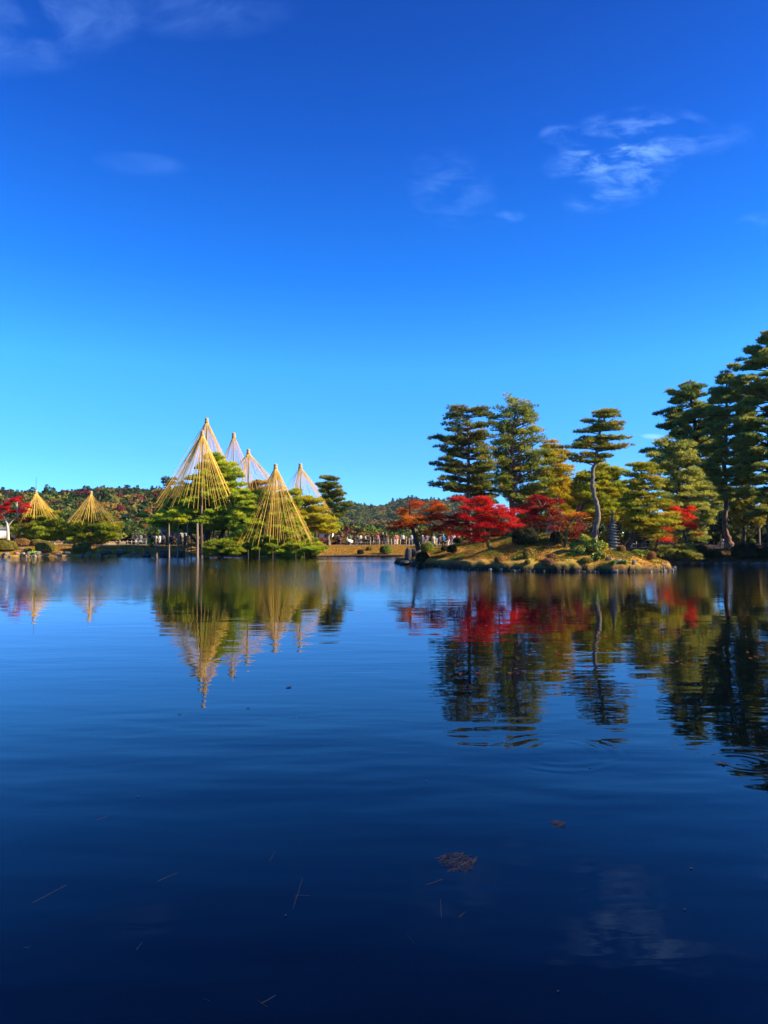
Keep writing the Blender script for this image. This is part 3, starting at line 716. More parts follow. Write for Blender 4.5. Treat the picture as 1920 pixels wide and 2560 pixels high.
pine('pine_tree', 'low spreading yellow green pine at the right end of the island', 56,
     [[(1566, 1382, 0.24), (1572, 1362, 0.20), (1584, 1340, 0.17), (1589, 1300, 0.14), (1597, 1250, 0.10), (1604, 1200, 0.07), (1603, 1162, 0.03)],
      [(1595, 1374, 0.16), (1606, 1355, 0.14), (1622, 1338, 0.10), (1650, 1325, 0.05)]],
     lay((1164, 1578, 1630, 10), (1178, 1600, 1648, 10), (1190, 1570, 1640, 11), (1206, 1566, 1648, 11), (1222, 1580, 1655, 11), (1238, 1575, 1660, 11), (1252, 1572, 1672, 11), (1266, 1560, 1674, 11),
         (1280, 1570, 1678, 11), (1294, 1566, 1684, 11), (1308, 1572, 1690, 11), (1322, 1590, 1692, 11), (1336, 1610, 1680, 10)),
     [(0.25, 0.23, 0.02), (0.16, 0.185, 0.02), (0.31, 0.23, 0.018), (0.09, 0.12, 0.018)], M_bark_dark, 1.0, 107, L=0.22, Wd=0.045, k=8, depth=0.7)
pine('pine_tree', 'big dense grey green pine right of the island end', 71,
     [[(1700, 1372, 0.34), (1700, 1300, 0.30), (1697, 1220, 0.24), (1692, 1150, 0.14), (1690, 1115, 0.05)]],
     lay((1110, 1664, 1716, 18), (1124, 1642, 1732, 18), (1140, 1622, 1742, 18), (1156, 1618, 1744, 18), (1172, 1622, 1750, 18), (1188, 1632, 1750, 18), (1204, 1640, 1756, 18), (1220, 1648, 1782, 18),
         (1236, 1650, 1786, 18), (1252, 1650, 1776, 18), (1268, 1660, 1786, 18), (1284, 1660, 1802, 18), (1300, 1664, 1798, 18), (1316, 1668, 1772, 16), (1332, 1670, 1760, 16), (1346, 1680, 1764, 14)),
     PAL_GREY, M_bark_dark, 0.8, 108, L=0.28, Wd=0.055, k=7, depth=0.7, fill=0.8, gain=3.3)
pine('pine_tree', 'low pine bough reaching over the water from the right bank', 64,
     [[(1742, 1398, 0.16), (1720, 1384, 0.14), (1690, 1380, 0.10), (1650, 1372, 0.07), (1625, 1366, 0.04)]],
     lay((1368, 1640, 1720, 12), (1378, 1650, 1735, 12), (1390, 1660, 1738, 10)),
     PAL_GREY, M_bark_pine, 1.2, 109, L=0.26, Wd=0.055, depth=0.5, fill=0.7)

for lab, px, D, top, hw, pl, sd in (('golden green pine low behind the two tall left pines', 1330, 77, 1218, 42, PAL_YG, 151), ('olive pine behind the dark red maple crown', 1425, 78, 1212, 44, PAL_GOLD, 152),
        ('yellow green pine behind the pagoda', 1535, 76, 1196, 46, PAL_YG, 153), ('dull green pine behind the scarlet maple top', 1215, 80, 1262, 40, PAL_OLD, 154), ('golden pine low behind the sculpted trunk', 1478, 74, 1226, 36, PAL_GOLD, 155)):
    pine('pine_tree', lab, D, [[(px, 1345, 0.2), (px + 3, 1290, 0.16), (px, top, 0.05)]], [(py, px - hw * (0.35 + 0.65 * min(1, (py - top) / 45)), px + hw * (0.35 + 0.65 * min(1, (py - top) / 45)), 16) for py in range(top + 3, 1336, 15)],
         pl, M_bark_dark, 1.0, sd, L=0.32, Wd=0.075, depth=0.7, fill=0.8, group='pines behind the island')
# --- dark tall pines of the right bank
QG = 'tall dark pines of the right bank'
pine('pine_tree', 'tall dark pine with long drooping left boughs above the grey green pine', 80,
     [[(1755, 1350, 0.42), (1752, 1240, 0.36), (1745, 1130, 0.28), (1735, 1040, 0.18), (1722, 975, 0.06)]],
     lay((974, 1706, 1748, 20), (992, 1672, 1766, 22), (1012, 1664, 1780, 22), (1032, 1656, 1790, 22), (1050, 1642, 1790, 22), (1070, 1650, 1795, 20), (1090, 1646, 1800, 22), (1110, 1652, 1800, 20), (1128, 1616, 1790, 14),
         (1150, 1690, 1800, 20), (1175, 1700, 1812, 20), (1200, 1710, 1812, 20), (1225, 1720, 1830, 20), (1252, 1730, 1830, 18)),
     PAL_DARK, M_bark_dark, 0.85, 110, L=0.38, Wd=0.08, k=7, depth=0.8, per=9, group=QG, fill=0.3, padsz=1.0, rise=0.06, gain=4.4, open_front=0.7, jit=0.5, flat=0.5)
pine('pine_tree', 'tall dark pine with sunlit flared trunk foot behind the right fence', 76,
     [[(1824, 1368, 0.60), (1820, 1352, 0.36), (1816, 1330, 0.27), (1814, 1300, 0.25), (1812, 1200, 0.24), (1815, 1080, 0.19), (1818, 1000, 0.12), (1815, 950, 0.05)]],
     lay((948, 1806, 1846, 20), (968, 1790, 1862, 22), (990, 1775, 1870, 22), (1012, 1770, 1880, 22), (1034, 1762, 1880, 22), (1058, 1768, 1890, 22), (1082, 1760, 1890, 22), (1106, 1764, 1895, 22), (1130, 1758, 1890, 20),
         (1156, 1762, 1880, 20), (1182, 1766, 1885, 20), (1208, 1768, 1880, 18), (1235, 1778, 1880, 18)),
     PAL_DARK, M_bark_pine, 0.85, 111, L=0.38, Wd=0.08, k=7, depth=0.8, per=9, group=QG, fill=0.3, padsz=1.0, rise=0.06, gain=4.4, open_front=0.7, jit=0.5, flat=0.5)
pine('pine_tree', 'tallest dark pine cut by the right edge of the view', 72,
     [[(1935, 1370, 0.5), (1932, 1250, 0.44), (1928, 1080, 0.32), (1930, 940, 0.2), (1935, 850, 0.06)]],
     lay((852, 1896, 1975, 20), (872, 1878, 1990, 22), (896, 1852, 2000, 22), (922, 1850, 2010, 22), (946, 1846, 2010, 24), (970, 1838, 2020, 24), (996, 1832, 2020, 24), (1022, 1828, 2020, 24), (1050, 1830, 2030, 24),
         (1080, 1836, 2030, 24), (1110, 1832, 2030, 22), (1140, 1840, 2030, 22), (1172, 1842, 2040, 22), (1205, 1850, 2040, 20), (1240, 1850, 2030, 20), (1275, 1860, 2020, 18)),
     PAL_DARK, M_bark_dark, 0.85, 112, L=0.38, Wd=0.08, k=7, depth=0.8, per=9, group=QG, fill=0.3, padsz=1.05, rise=0.06, gain=4.4, open_front=0.7, jit=0.5, flat=0.5)
pine('pine_tree', 'smaller olive pine low under the tall dark right pines', 84,
     [[(1860, 1352, 0.2), (1858, 1290, 0.16), (1862, 1230, 0.06)]],
     lay((1228, 1836, 1890, 16), (1244, 1828, 1900, 16), (1262, 1820, 1906, 16), (1280, 1816, 1912, 16), (1298, 1830, 1915, 14), (1312, 1840, 1905, 12)),
     [(0.20, 0.20, 0.03), (0.12, 0.12, 0.02), (0.16, 0.12, 0.02)], M_bark_dark, 0.8, 113, L=0.34, Wd=0.075, depth=0.8, group=QG, fill=0.6)
for i, (px, D, top) in enumerate([(2040, 65, 1080), (2150, 62, 1100), (2230, 70, 1090), (2310, 64, 1060)]):
    pine('pine_tree', ['dark pine standing just beyond the right edge of the view', 'broad dark pine two trees beyond the right edge', 'far dark pine beyond the right edge of the view', 'dark pine on the bank farthest beyond the right edge'][i], D,
         [[(px, 1365, 0.4), (px + 5, 1150, 0.3), (px, top, 0.06)]],
         [(py, px - 20 - 0.16 * (py - top), px + 20 + 0.16 * (py - top), 22) for py in range(top + 6, 1320, 26)], PAL_DARK, M_bark_dark, 0.7, 120 + i, L=0.45, Wd=0.12, k=6, depth=0.9, fill=0.7, padsz=1.4)

# --- the great supported pine and its neighbours on the far shore
pine('pine_tree', 'great spreading pine propped on poles under the tallest rope cones', 90.5,
     [[(515, 1384, 0.42), (518, 1340, 0.38), (530, 1290, 0.32), (522, 1220, 0.22), (535, 1150, 0.07)],
      [(548, 1384, 0.3), (552, 1340, 0.26), (575, 1290, 0.2), (600, 1240, 0.08)],
      [(505, 1372, 0.2, -1), (470, 1330, 0.16, -2), (440, 1316, 0.12, -2), (400, 1308, 0.06, -2)]],
     lay((1146, 516, 556, 12), (1162, 508, 578, 13), (1178, 496, 592, 13), (1196, 470, 604, 13), (1212, 452, 612, 13), (1222, 446, 618, 12), (1234, 432, 624, 13), (1248, 418, 630, 13), (1262, 404, 636, 13), (1278, 388, 640, 12),
         (1292, 346, 640, 11), (1301, 360, 640, 11), (1310, 368, 636, 10), (1318, 400, 560, 8)),
     PAL_GREEN, M_bark_dark, 1.25, 130, open_front=0.1, gain=2.6, L=0.34, Wd=0.085, k=8, depth=0.8, padsz=1.15)
pine('pine_tree', 'dark conical pine at the left behind the great roped pine', 101,
     [[(418, 1364, 0.2), (416, 1290, 0.15), (420, 1215, 0.05)]],
     lay((1218, 410, 440, 14), (1236, 400, 450, 14), (1252, 390, 452, 14), (1268, 384, 456, 14), (1284, 380, 452, 14), (1300, 384, 450, 12)),
     PAL_DARK, M_bark_dark, 0.9, 131, L=0.36, Wd=0.1, depth=0.9, fill=0.6)
pine('pine_tree', 'low pine bough clump at the water between the prop poles', 85.5,
     [[(556, 1396, 0.14), (550, 1380, 0.12), (560, 1360, 0.08), (566, 1350, 0.04)]],
     lay((1354, 536, 590, 9), (1364, 520, 600, 9), (1374, 513, 604, 9), (1383, 520, 606, 8)),
     PAL_YG, M_bark_dark, 1.1, 132, L=0.32, Wd=0.08, k=8, depth=0.6)
pine('pine_tree', 'low wide pine with waterside boughs under the front right rope cone', 88.5,
     [[(690, 1392, 0.28), (692, 1350, 0.24), (686, 1290, 0.16), (690, 1230, 0.06)],
      [(640, 1392, 0.14), (632, 1370, 0.12), (610, 1355, 0.06)], [(740, 1392, 0.14), (750, 1374, 0.12), (780, 1362, 0.06)]],
     lay((1236, 640, 742, 9), (1252, 628, 745, 9), (1268, 615, 748, 10), (1280, 606, 736, 10), (1290, 600, 728, 11), (1304, 592, 742, 11), (1318, 590, 752, 11), (1332, 592, 764, 11), (1344, 590, 776, 11), (1355, 588, 788, 11), (1365, 580, 800, 10), (1374, 590, 814, 9), (1383, 610, 806, 8)),
     [(0.20, 0.245, 0.018), (0.13, 0.20, 0.018), (0.26, 0.26, 0.02), (0.065, 0.11, 0.018)], M_bark_dark, 1.4, 133, L=0.32, Wd=0.085, k=8, depth=0.55, open_front=0, padsz=1.05)
pine('pine_tree', 'bright green bushy pine filling between the great pine and the front right cone', 86.8,
     [[(612, 1390, 0.2, 2.0), (610, 1350, 0.17), (608, 1300, 0.12), (605, 1250, 0.05)]],
     lay((1252, 582, 632, 10), (1268, 578, 640, 11), (1284, 572, 646, 11), (1300, 570, 650, 11), (1316, 572, 654, 11), (1332, 576, 656, 11), (1348, 582, 656, 11), (1362, 588, 652, 10)),
     PAL_GREEN, M_bark_dark, 1.3, 141, L=0.32, Wd=0.085, k=8, depth=0.8, fill=0.8, gain=2.6)
pine('pine_tree', 'thin brownish pine crown seen through the middle rope cones', 97,
     [[(650, 1366, 0.24), (645, 1290, 0.18), (650, 1205, 0.05)]],
     lay((1208, 628, 690, 8), (1222, 622, 704, 9), (1238, 618, 712, 9), (1254, 612, 718, 9), (1270, 606, 722, 9), (1286, 606, 728, 9)),
     [(0.26, 0.15, 0.035), (0.17, 0.14, 0.03), (0.30, 0.20, 0.03)], M_bark_pine, 0.75, 134, L=0.34, Wd=0.08, depth=0.6)
pine('pine_tree', 'golden green sloping pine under the rightmost rope cone', 94,
     [[(745, 1376, 0.26), (760, 1330, 0.22), (768, 1290, 0.16), (758, 1245, 0.06)]],
     lay((1232, 724, 742, 9), (1248, 738, 780, 10), (1260, 735, 800, 11), (1274, 736, 816, 11), (1288, 740, 828, 11), (1302, 752, 840, 11), (1315, 764, 846, 10), (1328, 782, 836, 9)),
     PAL_GOLD[:2] + [(0.22, 0.24, 0.02)], M_bark_pine, 1.0, 135, L=0.34, Wd=0.085, k=8, depth=0.6)
pine('pine_tree', 'small dark green pine with bare grey trunk at the lawn corner', 97,
     [[(822, 1364, 0.26), (820, 1340, 0.24), (818, 1322, 0.16), (815, 1305, 0.05)]],
     lay((1308, 785, 830, 10), (1320, 778, 846, 10), (1330, 782, 842, 9)),
     PAL_GREEN, M_bark_pale, 1.0, 136, L=0.34, Wd=0.085, depth=0.8)
pine('pine_tree', 'upright layered pine standing free right of the rope cones', 104,
     [[(823, 1362, 0.22), (822, 1290, 0.18), (821, 1230, 0.13), (820, 1197, 0.05)],
      [(822, 1300, 0.1), (842, 1282, 0.09), (858, 1270, 0.07), (872, 1262, 0.03)]],
     lay((1198, 805, 836, 9), (1208, 802, 842, 9), (1219, 797, 850, 9), (1231, 800, 855, 9), (1243, 803, 852, 9), (1254, 798, 856, 9), (1267, 810, 842, 7)),
     [(0.10, 0.13, 0.03), (0.07, 0.10, 0.03), (0.15, 0.14, 0.03)], M_bark_dark, 1.0, 137, L=0.36, Wd=0.09, depth=0.9)
pine('pine_tree', 'side bough pine leaning right over the lawn edge', 103,
     [[(826, 1362, 0.14), (832, 1310, 0.12), (846, 1280, 0.09), (866, 1264, 0.04)]],
     lay((1258, 856, 880, 6), (1264, 850, 882, 6), (1276, 836, 868, 6), (1284, 826, 862, 7), (1292, 820, 850, 7)),
     [(0.12, 0.15, 0.03), (0.09, 0.11, 0.03)], M_bark_dark, 1.1, 138, L=0.32, Wd=0.08, depth=0.6, padsz=0.8)
pine('pine_tree', 'flat topped pine under the leftmost rope cone', 99,
     [[(107, 1366, 0.22), (105, 1345, 0.18), (92, 1330, 0.12), (90, 1290, 0.05)], [(108, 1366, 0.14), (120, 1342, 0.11), (140, 1330, 0.05)]],
     lay((1282, 60, 128, 9), (1295, 52, 146, 10), (1306, 40, 156, 11), (1317, 34, 162, 11), (1328, 32, 160, 10), (1338, 40, 156, 9), (1347, 56, 150, 8)),
     PAL_YG, M_bark_pale, 1.0, 139, L=0.34, Wd=0.09, k=8, depth=0.7, padsz=1.1)
pine('pine_tree', 'flat topped pine under the second rope cone from the left', 99,
     [[(230, 1366, 0.22), (228, 1345, 0.18), (232, 1320, 0.12), (230, 1290, 0.05)], [(228, 1364, 0.12), (205, 1345, 0.1), (190, 1335, 0.05)]],
     lay((1290, 196, 262, 9), (1301, 185, 276, 10), (1312, 170, 294, 11), (1322, 158, 300, 11), (1333, 150, 298, 10), (1343, 150, 294, 10), (1352, 160, 288, 8)),
     PAL_YG, M_bark_pale, 1.0, 140, L=0.34, Wd=0.09, k=8, depth=0.7, padsz=1.1)

# --- maples
RED = [(0.74, 0.012, 0.022), (0.55, 0.008, 0.018), (0.80, 0.07, 0.03), (0.66, 0.02, 0.02)]
CRIM = [(0.42, 0.012, 0.022), (0.24, 0.008, 0.02), (0.42, 0.02, 0.022)]
ORG = [(0.80, 0.24, 0.015), (0.72, 0.15, 0.016), (0.80, 0.34, 0.02)]
RUST = [(0.58, 0.08, 0.016), (0.46, 0.045, 0.016), (0.66, 0.13, 0.018)]
SCAR = [(0.85, 0.05, 0.02), (0.85, 0.10, 0.025)]
DULL = [(0.30, 0.035, 0.03), (0.22, 0.025, 0.022), (0.36, 0.07, 0.035)]
maple('maple_tree', 'orange and rust maple with dark trunk at the left tip of the island', 62,
      [[(1046, 1376, 0.20), (1040, 1350, 0.17), (1030, 1318, 0.14), (1026, 1285, 0.10), (1024, 1262, 0.04)], [(1030, 1316, 0.1), (1050, 1300, 0.08), (1075, 1285, 0.04)]],
      [(1012, 1272, 26, 8, ORG), (1040, 1262, 22, 7, RUST), (1022, 1288, 24, 8, ORG), (996, 1302, 22, 9, RUST), (1012, 1310, 24, 9, RUST), (1045, 1298, 26, 10, ORG), (1068, 1282, 24, 9, ORG), (1090, 1272, 22, 9, ORG),
       (1078, 1302, 26, 10, RUST), (1100, 1292, 22, 10, RUST), (1066, 1328, 17, 6, ORG), (1090, 1318, 22, 8, CRIM), (1085, 1257, 14, 6, RUST), (1108, 1268, 16, 8, ORG), (1035, 1252, 12, 4, CRIM), (986, 1318, 12, 5, RUST), (1115, 1310, 18, 8, CRIM), (1124, 1326, 14, 6, ORG)],
      ORG, M_bark_dark, 15000, 201, size=0.11)
maple('maple_tree', 'bright scarlet maple with mossy leaning trunk on the island slope', 57,
      [[(1234, 1386, 0.30), (1224, 1366, 0.20), (1215, 1345, 0.17), (1208, 1322, 0.14), (1204, 1300, 0.06)], [(1222, 1362, 0.13), (1222, 1335, 0.11), (1230, 1318, 0.09), (1248, 1305, 0.04)],
       [(1212, 1340, 0.1), (1196, 1318, 0.08), (1170, 1305, 0.03)]],
      [(1150, 1246, 16, 6), (1175, 1250, 18, 7), (1215, 1250, 28, 9), (1160, 1266, 24, 8), (1192, 1270, 28, 9), (1230, 1266, 26, 9), (1146, 1284, 20, 8, CRIM), (1170, 1290, 26, 10), (1205, 1292, 30, 10), (1244, 1284, 26, 10),
       (1262, 1268, 18, 8), (1276, 1290, 20, 9), (1140, 1306, 24, 8, CRIM), (1168, 1312, 28, 9), (1200, 1314, 26, 9), (1240, 1306, 26, 9), (1135, 1328, 22, 7), (1168, 1334, 22, 7), (1198, 1336, 22, 8), (1188, 1350, 18, 7),
       (1212, 1350, 10, 7), (1262, 1316, 20, 8), (1290, 1308, 18, 8), (1125, 1290, 14, 8, CRIM), (1290, 1275, 14, 8), (1244, 1330, 14, 6)],
      RED, M_bark_moss, 22000, 202, size=0.11)
maple('maple_tree', 'dark red maple with whitish bare branches in the middle of the island', 63,
      [[(1390, 1336, 0.14), (1388, 1312, 0.12), (1375, 1288, 0.09), (1355, 1268, 0.04)], [(1394, 1336, 0.12), (1400, 1310, 0.1), (1404, 1285, 0.04)], [(1384, 1306, 0.07), (1352, 1310, 0.05), (1330, 1314, 0.03)]],
      [(1340, 1245, 22, 8, CRIM), (1368, 1250, 24, 8, CRIM), (1392, 1256, 18, 8, CRIM), (1330, 1264, 22, 9, CRIM), (1360, 1270, 24, 9, DULL), (1390, 1276, 20, 9, DULL), (1322, 1284, 22, 9, CRIM), (1346, 1292, 20, 8, DULL),
       (1375, 1300, 22, 9, DULL), (1308, 1300, 20, 8, CRIM), (1336, 1312, 20, 8, DULL), (1402, 1296, 14, 8, DULL), (1330, 1330, 14, 6, DULL), (1352, 1345, 13, 5, CRIM), (1310, 1268, 14, 7, CRIM), (1388, 1322, 12, 5, DULL)],
      CRIM, M_bark_pale, 12000, 203, size=0.11)
maple('maple_tree', 'thin dull red maple with straight mossy trunk near the island front', 55,
      [[(1413, 1390, 0.17), (1412, 1365, 0.15), (1416, 1340, 0.14), (1418, 1322, 0.12), (1434, 1300, 0.07), (1446, 1280, 0.03)], [(1416, 1324, 0.09), (1404, 1312, 0.06), (1390, 1304, 0.03)], [(1430, 1304, 0.05), (1450, 1298, 0.03), (1468, 1290, 0.015)]],
      [(1440, 1336, 15, 8, DULL), (1444, 1322, 14, 6, DULL), (1458, 1288, 8, 4, CRIM), (1400, 1310, 14, 6, DULL), (1386, 1318, 12, 5, DULL), (1456, 1312, 10, 4, DULL), (1424, 1300, 12, 5, DULL), (1440, 1284, 12, 5, ORG), (1408, 1290, 12, 5, DULL)],
      DULL, M_bark_moss, 3600, 204, size=0.10)
maple('maple_tree', 'vivid orange red maple beside the grey green pine right of the island', 65.5,
      [[(1720, 1376, 0.14), (1712, 1340, 0.12), (1700, 1310, 0.08), (1690, 1280, 0.03)]],
      [(1692, 1268, 14, 8), (1700, 1284, 20, 9), (1716, 1272, 16, 7), (1694, 1298, 20, 8), (1722, 1292, 16, 8), (1708, 1312, 18, 7), (1735, 1318, 10, 5), (1744, 1334, 8, 4), (1684, 1314, 12, 5), (1726, 1306, 14, 6)],
      SCAR, M_bark_dark, 9000, 205, size=0.11, depth=0.3)
maple('maple_tree', 'scattered scarlet sprays of a maple woven through the low pine', 60,
      [[(1640, 1372, 0.10), (1645, 1345, 0.08), (1650, 1310, 0.04), (1640, 1270, 0.02)]],
      [(1654, 1338, 13, 7), (1664, 1346, 9, 5), (1640, 1302, 10, 4), (1620, 1308, 9, 4), (1672, 1254, 9, 5), (1598, 1230, 5, 3), (1616, 1246, 7, 3), (1635, 1268, 10, 4, ORG), (1612, 1284, 12, 4, ORG), (1656, 1284, 12, 4, ORG), (1586, 1262, 7, 3), (1668, 1322, 9, 4), (1648, 1318, 8, 4)],
      SCAR, M_bark_dark, 4500, 206, size=0.10, depth=0.5)
maple('maple_tree', 'crimson maple with white sunlit trunk at the far left shore', 93.5,
      [[(21, 1362, 0.22), (20, 1335, 0.19), (19, 1312, 0.17), (12, 1296, 0.09), (4, 1284, 0.04)], [(20, 1316, 0.1), (28, 1305, 0.07), (44, 1290, 0.03)]],
      [(20, 1262, 20, 8), (40, 1254, 20, 8), (58, 1264, 16, 8), (10, 1276, 22, 9), (38, 1274, 22, 8), (62, 1278, 12, 5), (-5, 1288, 22, 9), (44, 1246, 12, 5), (-10, 1270, 18, 9)],
      CRIM[:1] + RED, M_bark_white, 8000, 207, size=0.16)
maple('maple_tree', 'brown orange leaved branches beside the crimson maple on the left', 97,
      [[(60, 1364, 0.12), (52, 1330, 0.10), (46, 1305, 0.05)]],
      [(44, 1300, 22, 8, [(0.24, 0.16, 0.03), (0.3, 0.12, 0.02)]), (66, 1296, 18, 6, RUST), (24, 1302, 16, 7, [(0.16, 0.15, 0.03)]), (58, 1310, 20, 6, [(0.22, 0.18, 0.03)])],
      RUST, M_bark_dark, 3500, 208, size=0.16)

# --- background trees between and behind
BG = [(1010, 1332, 118, 26, 26, (0.10, 0.13, 0.02), 'green tree behind the visitors left of the island'), (1060, 1318, 122, 30, 40, (0.06, 0.09, 0.02), 'dark green tree behind the orange maple'),
      (1120, 1300, 115, 34, 60, (0.045, 0.07, 0.02), 'dark tree filling the gap behind the scarlet maple'), (1245, 1290, 100, 40, 70, (0.04, 0.065, 0.02), 'broad dark evergreen behind the scarlet maple'),
      (1150, 1322, 105, 26, 40, (0.07, 0.085, 0.02), 'dull green bush tree behind the left of the scarlet maple'), (1330, 1285, 100, 40, 75, (0.05, 0.075, 0.02), 'broad evergreen behind the dark red maple'),
      (1420, 1270, 98, 40, 90, (0.06, 0.085, 0.02), 'evergreen behind the golden pine of the island'), (1500, 1275, 95, 36, 85, (0.045, 0.07, 0.02), 'evergreen behind the sculpted pine trunk'),
      (1580, 1262, 92, 40, 95, (0.055, 0.08, 0.02), 'evergreen behind the low right pine of the island'), (1650, 1262, 90, 40, 95, (0.045, 0.07, 0.02), 'evergreen behind the scarlet sprays'),
      (1730, 1220, 96, 50, 130, (0.03, 0.05, 0.018), 'dark evergreen deep behind the grey green pine'), (1790, 1230, 105, 44, 120, (0.028, 0.045, 0.018), 'dark evergreen behind the flared trunk'),
      (1860, 1240, 110, 50, 115, (0.03, 0.05, 0.018), 'dark evergreen behind the smaller olive pine'), (1930, 1220, 105, 50, 130, (0.03, 0.048, 0.018), 'dark evergreen at the right edge of the view'),
      (905, 1332, 150, 20, 24, (0.22, 0.11, 0.02), 'amber tree behind the visitors in white and brown'), (930, 1322, 170, 24, 26, (0.16, 0.13, 0.02), 'olive gold tree behind the middle visitors'),
      (965, 1325, 160, 24, 26, (0.08, 0.11, 0.02), 'green tree behind the visitor in the long dark coat'), (850, 1322, 160, 16, 26, (0.18, 0.09, 0.03), 'brown tree behind the visitor with the pink bag'),
      (340, 1322, 130, 18, 28, (0.10, 0.12, 0.04), 'pale green tree behind the visitors by the fence'), (290, 1328, 135, 16, 24, (0.06, 0.08, 0.02), 'dark bush tree behind the hatted visitor'),
      (470, 1326, 125, 30, 26, (0.08, 0.085, 0.025), 'dull green tree seen between the prop poles'), (560, 1320, 125, 34, 32, (0.06, 0.065, 0.02), 'dark tree behind the poles of the great pine')]
for i, (px, py, D, r_, h_, c_, lab) in enumerate(BG):
    top = P(px, py, D)
    blob_tree('evergreen_tree' if c_[1] >= c_[0] else 'autumn_tree', lab, 'tree', px, py, D, r_, h_, c_, 'trees behind the garden', 'flat' if i % 2 else 'round', 50 + i, n=900, base=1.25)

# ------------------------------------------------------------------ rope cones (yukitsuri)
rope_v, rope_f = tube([(0, 0, 0), (0, 0, 1)], [1, 1], 4, cap=False)
ROPE = mesh('rope', rope_v, rope_f, M_rope, smooth=True)
rng_r = np.random.default_rng(77)
def rope_cone(label, tip, D, base_py, rings, pole_mat, pr=0.11, mast=None, rr=0.013, squash=0.8, knot=14):
    s = D / FPX; t = P(tip[0], tip[1], D)
    gz = P(tip[0], base_py, D)[2]
    base = np.array([t[0], D, gz]); H = t[2] - gz
    e = thing('rope_cone', base, label, 'rope cone', 'straw rope cones over the garden pines')
    kh = knot * s
    pv, pf = tube([(0, 0, -0.4), (0, 0, H * 0.5), (0, 0, H - kh * 0.6)], [pr, pr * 0.85, pr * 0.6], 8)
    obj('pole', mesh('pole', pv, pf, pole_mat, smooth=True), e)
    r0 = 0.052 * knot / 14 * D / 18
    prof = [(r0 * 0.9, H - kh), (r0 * 1.2, H - kh * 0.85), (r0 * 0.85, H - kh * 0.72), (r0 * 1.05, H - kh * 0.6), (r0 * 0.72, H - kh * 0.48), (r0 * 1.0, H - kh * 0.30), (r0 * 0.92, H - kh * 0.14), (r0 * 0.4, H - kh * 0.02), (0.01, H)]
    lv, lf = lathe(prof, 10)
    obj('straw_knot', mesh('straw_knot', lv, lf, M_straw, smooth=True), e)
    if mast:
        mh = P(tip[0], mast, D)[2] - gz
        mv, mf = tube([(0, 0, H - 0.1), (0, 0, mh)], [0.05, 0.02], 6)
        obj('mast', mesh('mast', mv, mf, M_metal_dark, smooth=True), e)
    for (xl, xr, py, n) in rings:
        Xl, Xr = P(xl, py, D)[0] - base[0], P(xr, py, D)[0] - base[0]; Rd = (Xr - Xl) / 2 * squash
        n = int(n * 1.55)
        for i in range(n):
            a = 2 * math.pi * (i + rng_r.uniform(-0.35, 0.35)) / n
            f = rng_r.uniform(0.86, 1.02)
            x = (Xr if math.cos(a) > 0 else -Xl) * math.cos(a) * f
            y = Rd * math.sin(a) * f
            z = P(0, py, D)[2] - gz + rng_r.normal() * 6 * s + 3 * s * abs(math.sin(a)) + (1.02 - f) * 40 * s
            z = max(z, 0.1)
            A = Vector((r0 * 0.8 * math.cos(a), r0 * 0.8 * math.sin(a), H - kh * (0.95 + 0.1 * rng_r.uniform()))); B = Vector((x, y, z))
            d = B - A
            o = bpy.data.objects.new('rope', ROPE); COL.objects.link(o); o.parent = e
            o.matrix_local = Matrix.Translation(A) @ d.to_track_quat('Z', 'Y').to_matrix().to_4x4() @ Matrix.Diagonal((rr, rr, d.length, 1))
    return e
rope_cone('tallest straw rope cone, back one of the pair over the great pine', (517, 1044), 95, 1365, [(425, 600, 1225, 34), (462, 572, 1165, 18), (385, 600, 1270, 26)], M_pole_dark)
rope_cone('large golden rope cone standing in front of the tallest one', (506, 1076), 87.5, 1390, [(382, 592, 1275, 34), (425, 580, 1248, 36)], M_pole, pr=0.12, rr=0.0145)
rope_cone('high narrow rope cone just right of the tallest pair', (584.5, 1081), 99, 1364, [(532, 642, 1222, 34), (555, 615, 1165, 12)], M_pole_dark)
rope_cone('wide rope cone between the narrow high cone and the front right cone', (621, 1122), 94, 1370, [(560, 690, 1215, 30), (585, 795, 1310, 30)], M_pole_dark)
rope_cone('front right rope cone spreading down to the waterside boughs', (689, 1159), 87.5, 1390, [(584, 794, 1362, 44), (630, 752, 1352, 40)], M_pole, pr=0.10, rr=0.0145)
rope_cone('rightmost rope cone with black pole on the far shore', (751, 1158), 95, 1372, [(716, 800, 1232, 22), (722, 836, 1288, 34)], M_metal_dark, pr=0.12)
rope_cone('leftmost rope cone with thin mast on top', (90, 1225), 98, 1364, [(56, 146, 1303, 38), (66, 120, 1290, 12)], M_pole_dark, mast=1192, rr=0.017, knot=10)
rope_cone('rope cone second from the left above the bamboo fence', (228, 1227), 98, 1364, [(163, 290, 1312, 40), (185, 265, 1296, 12)], M_pole_dark, rr=0.017, knot=10)

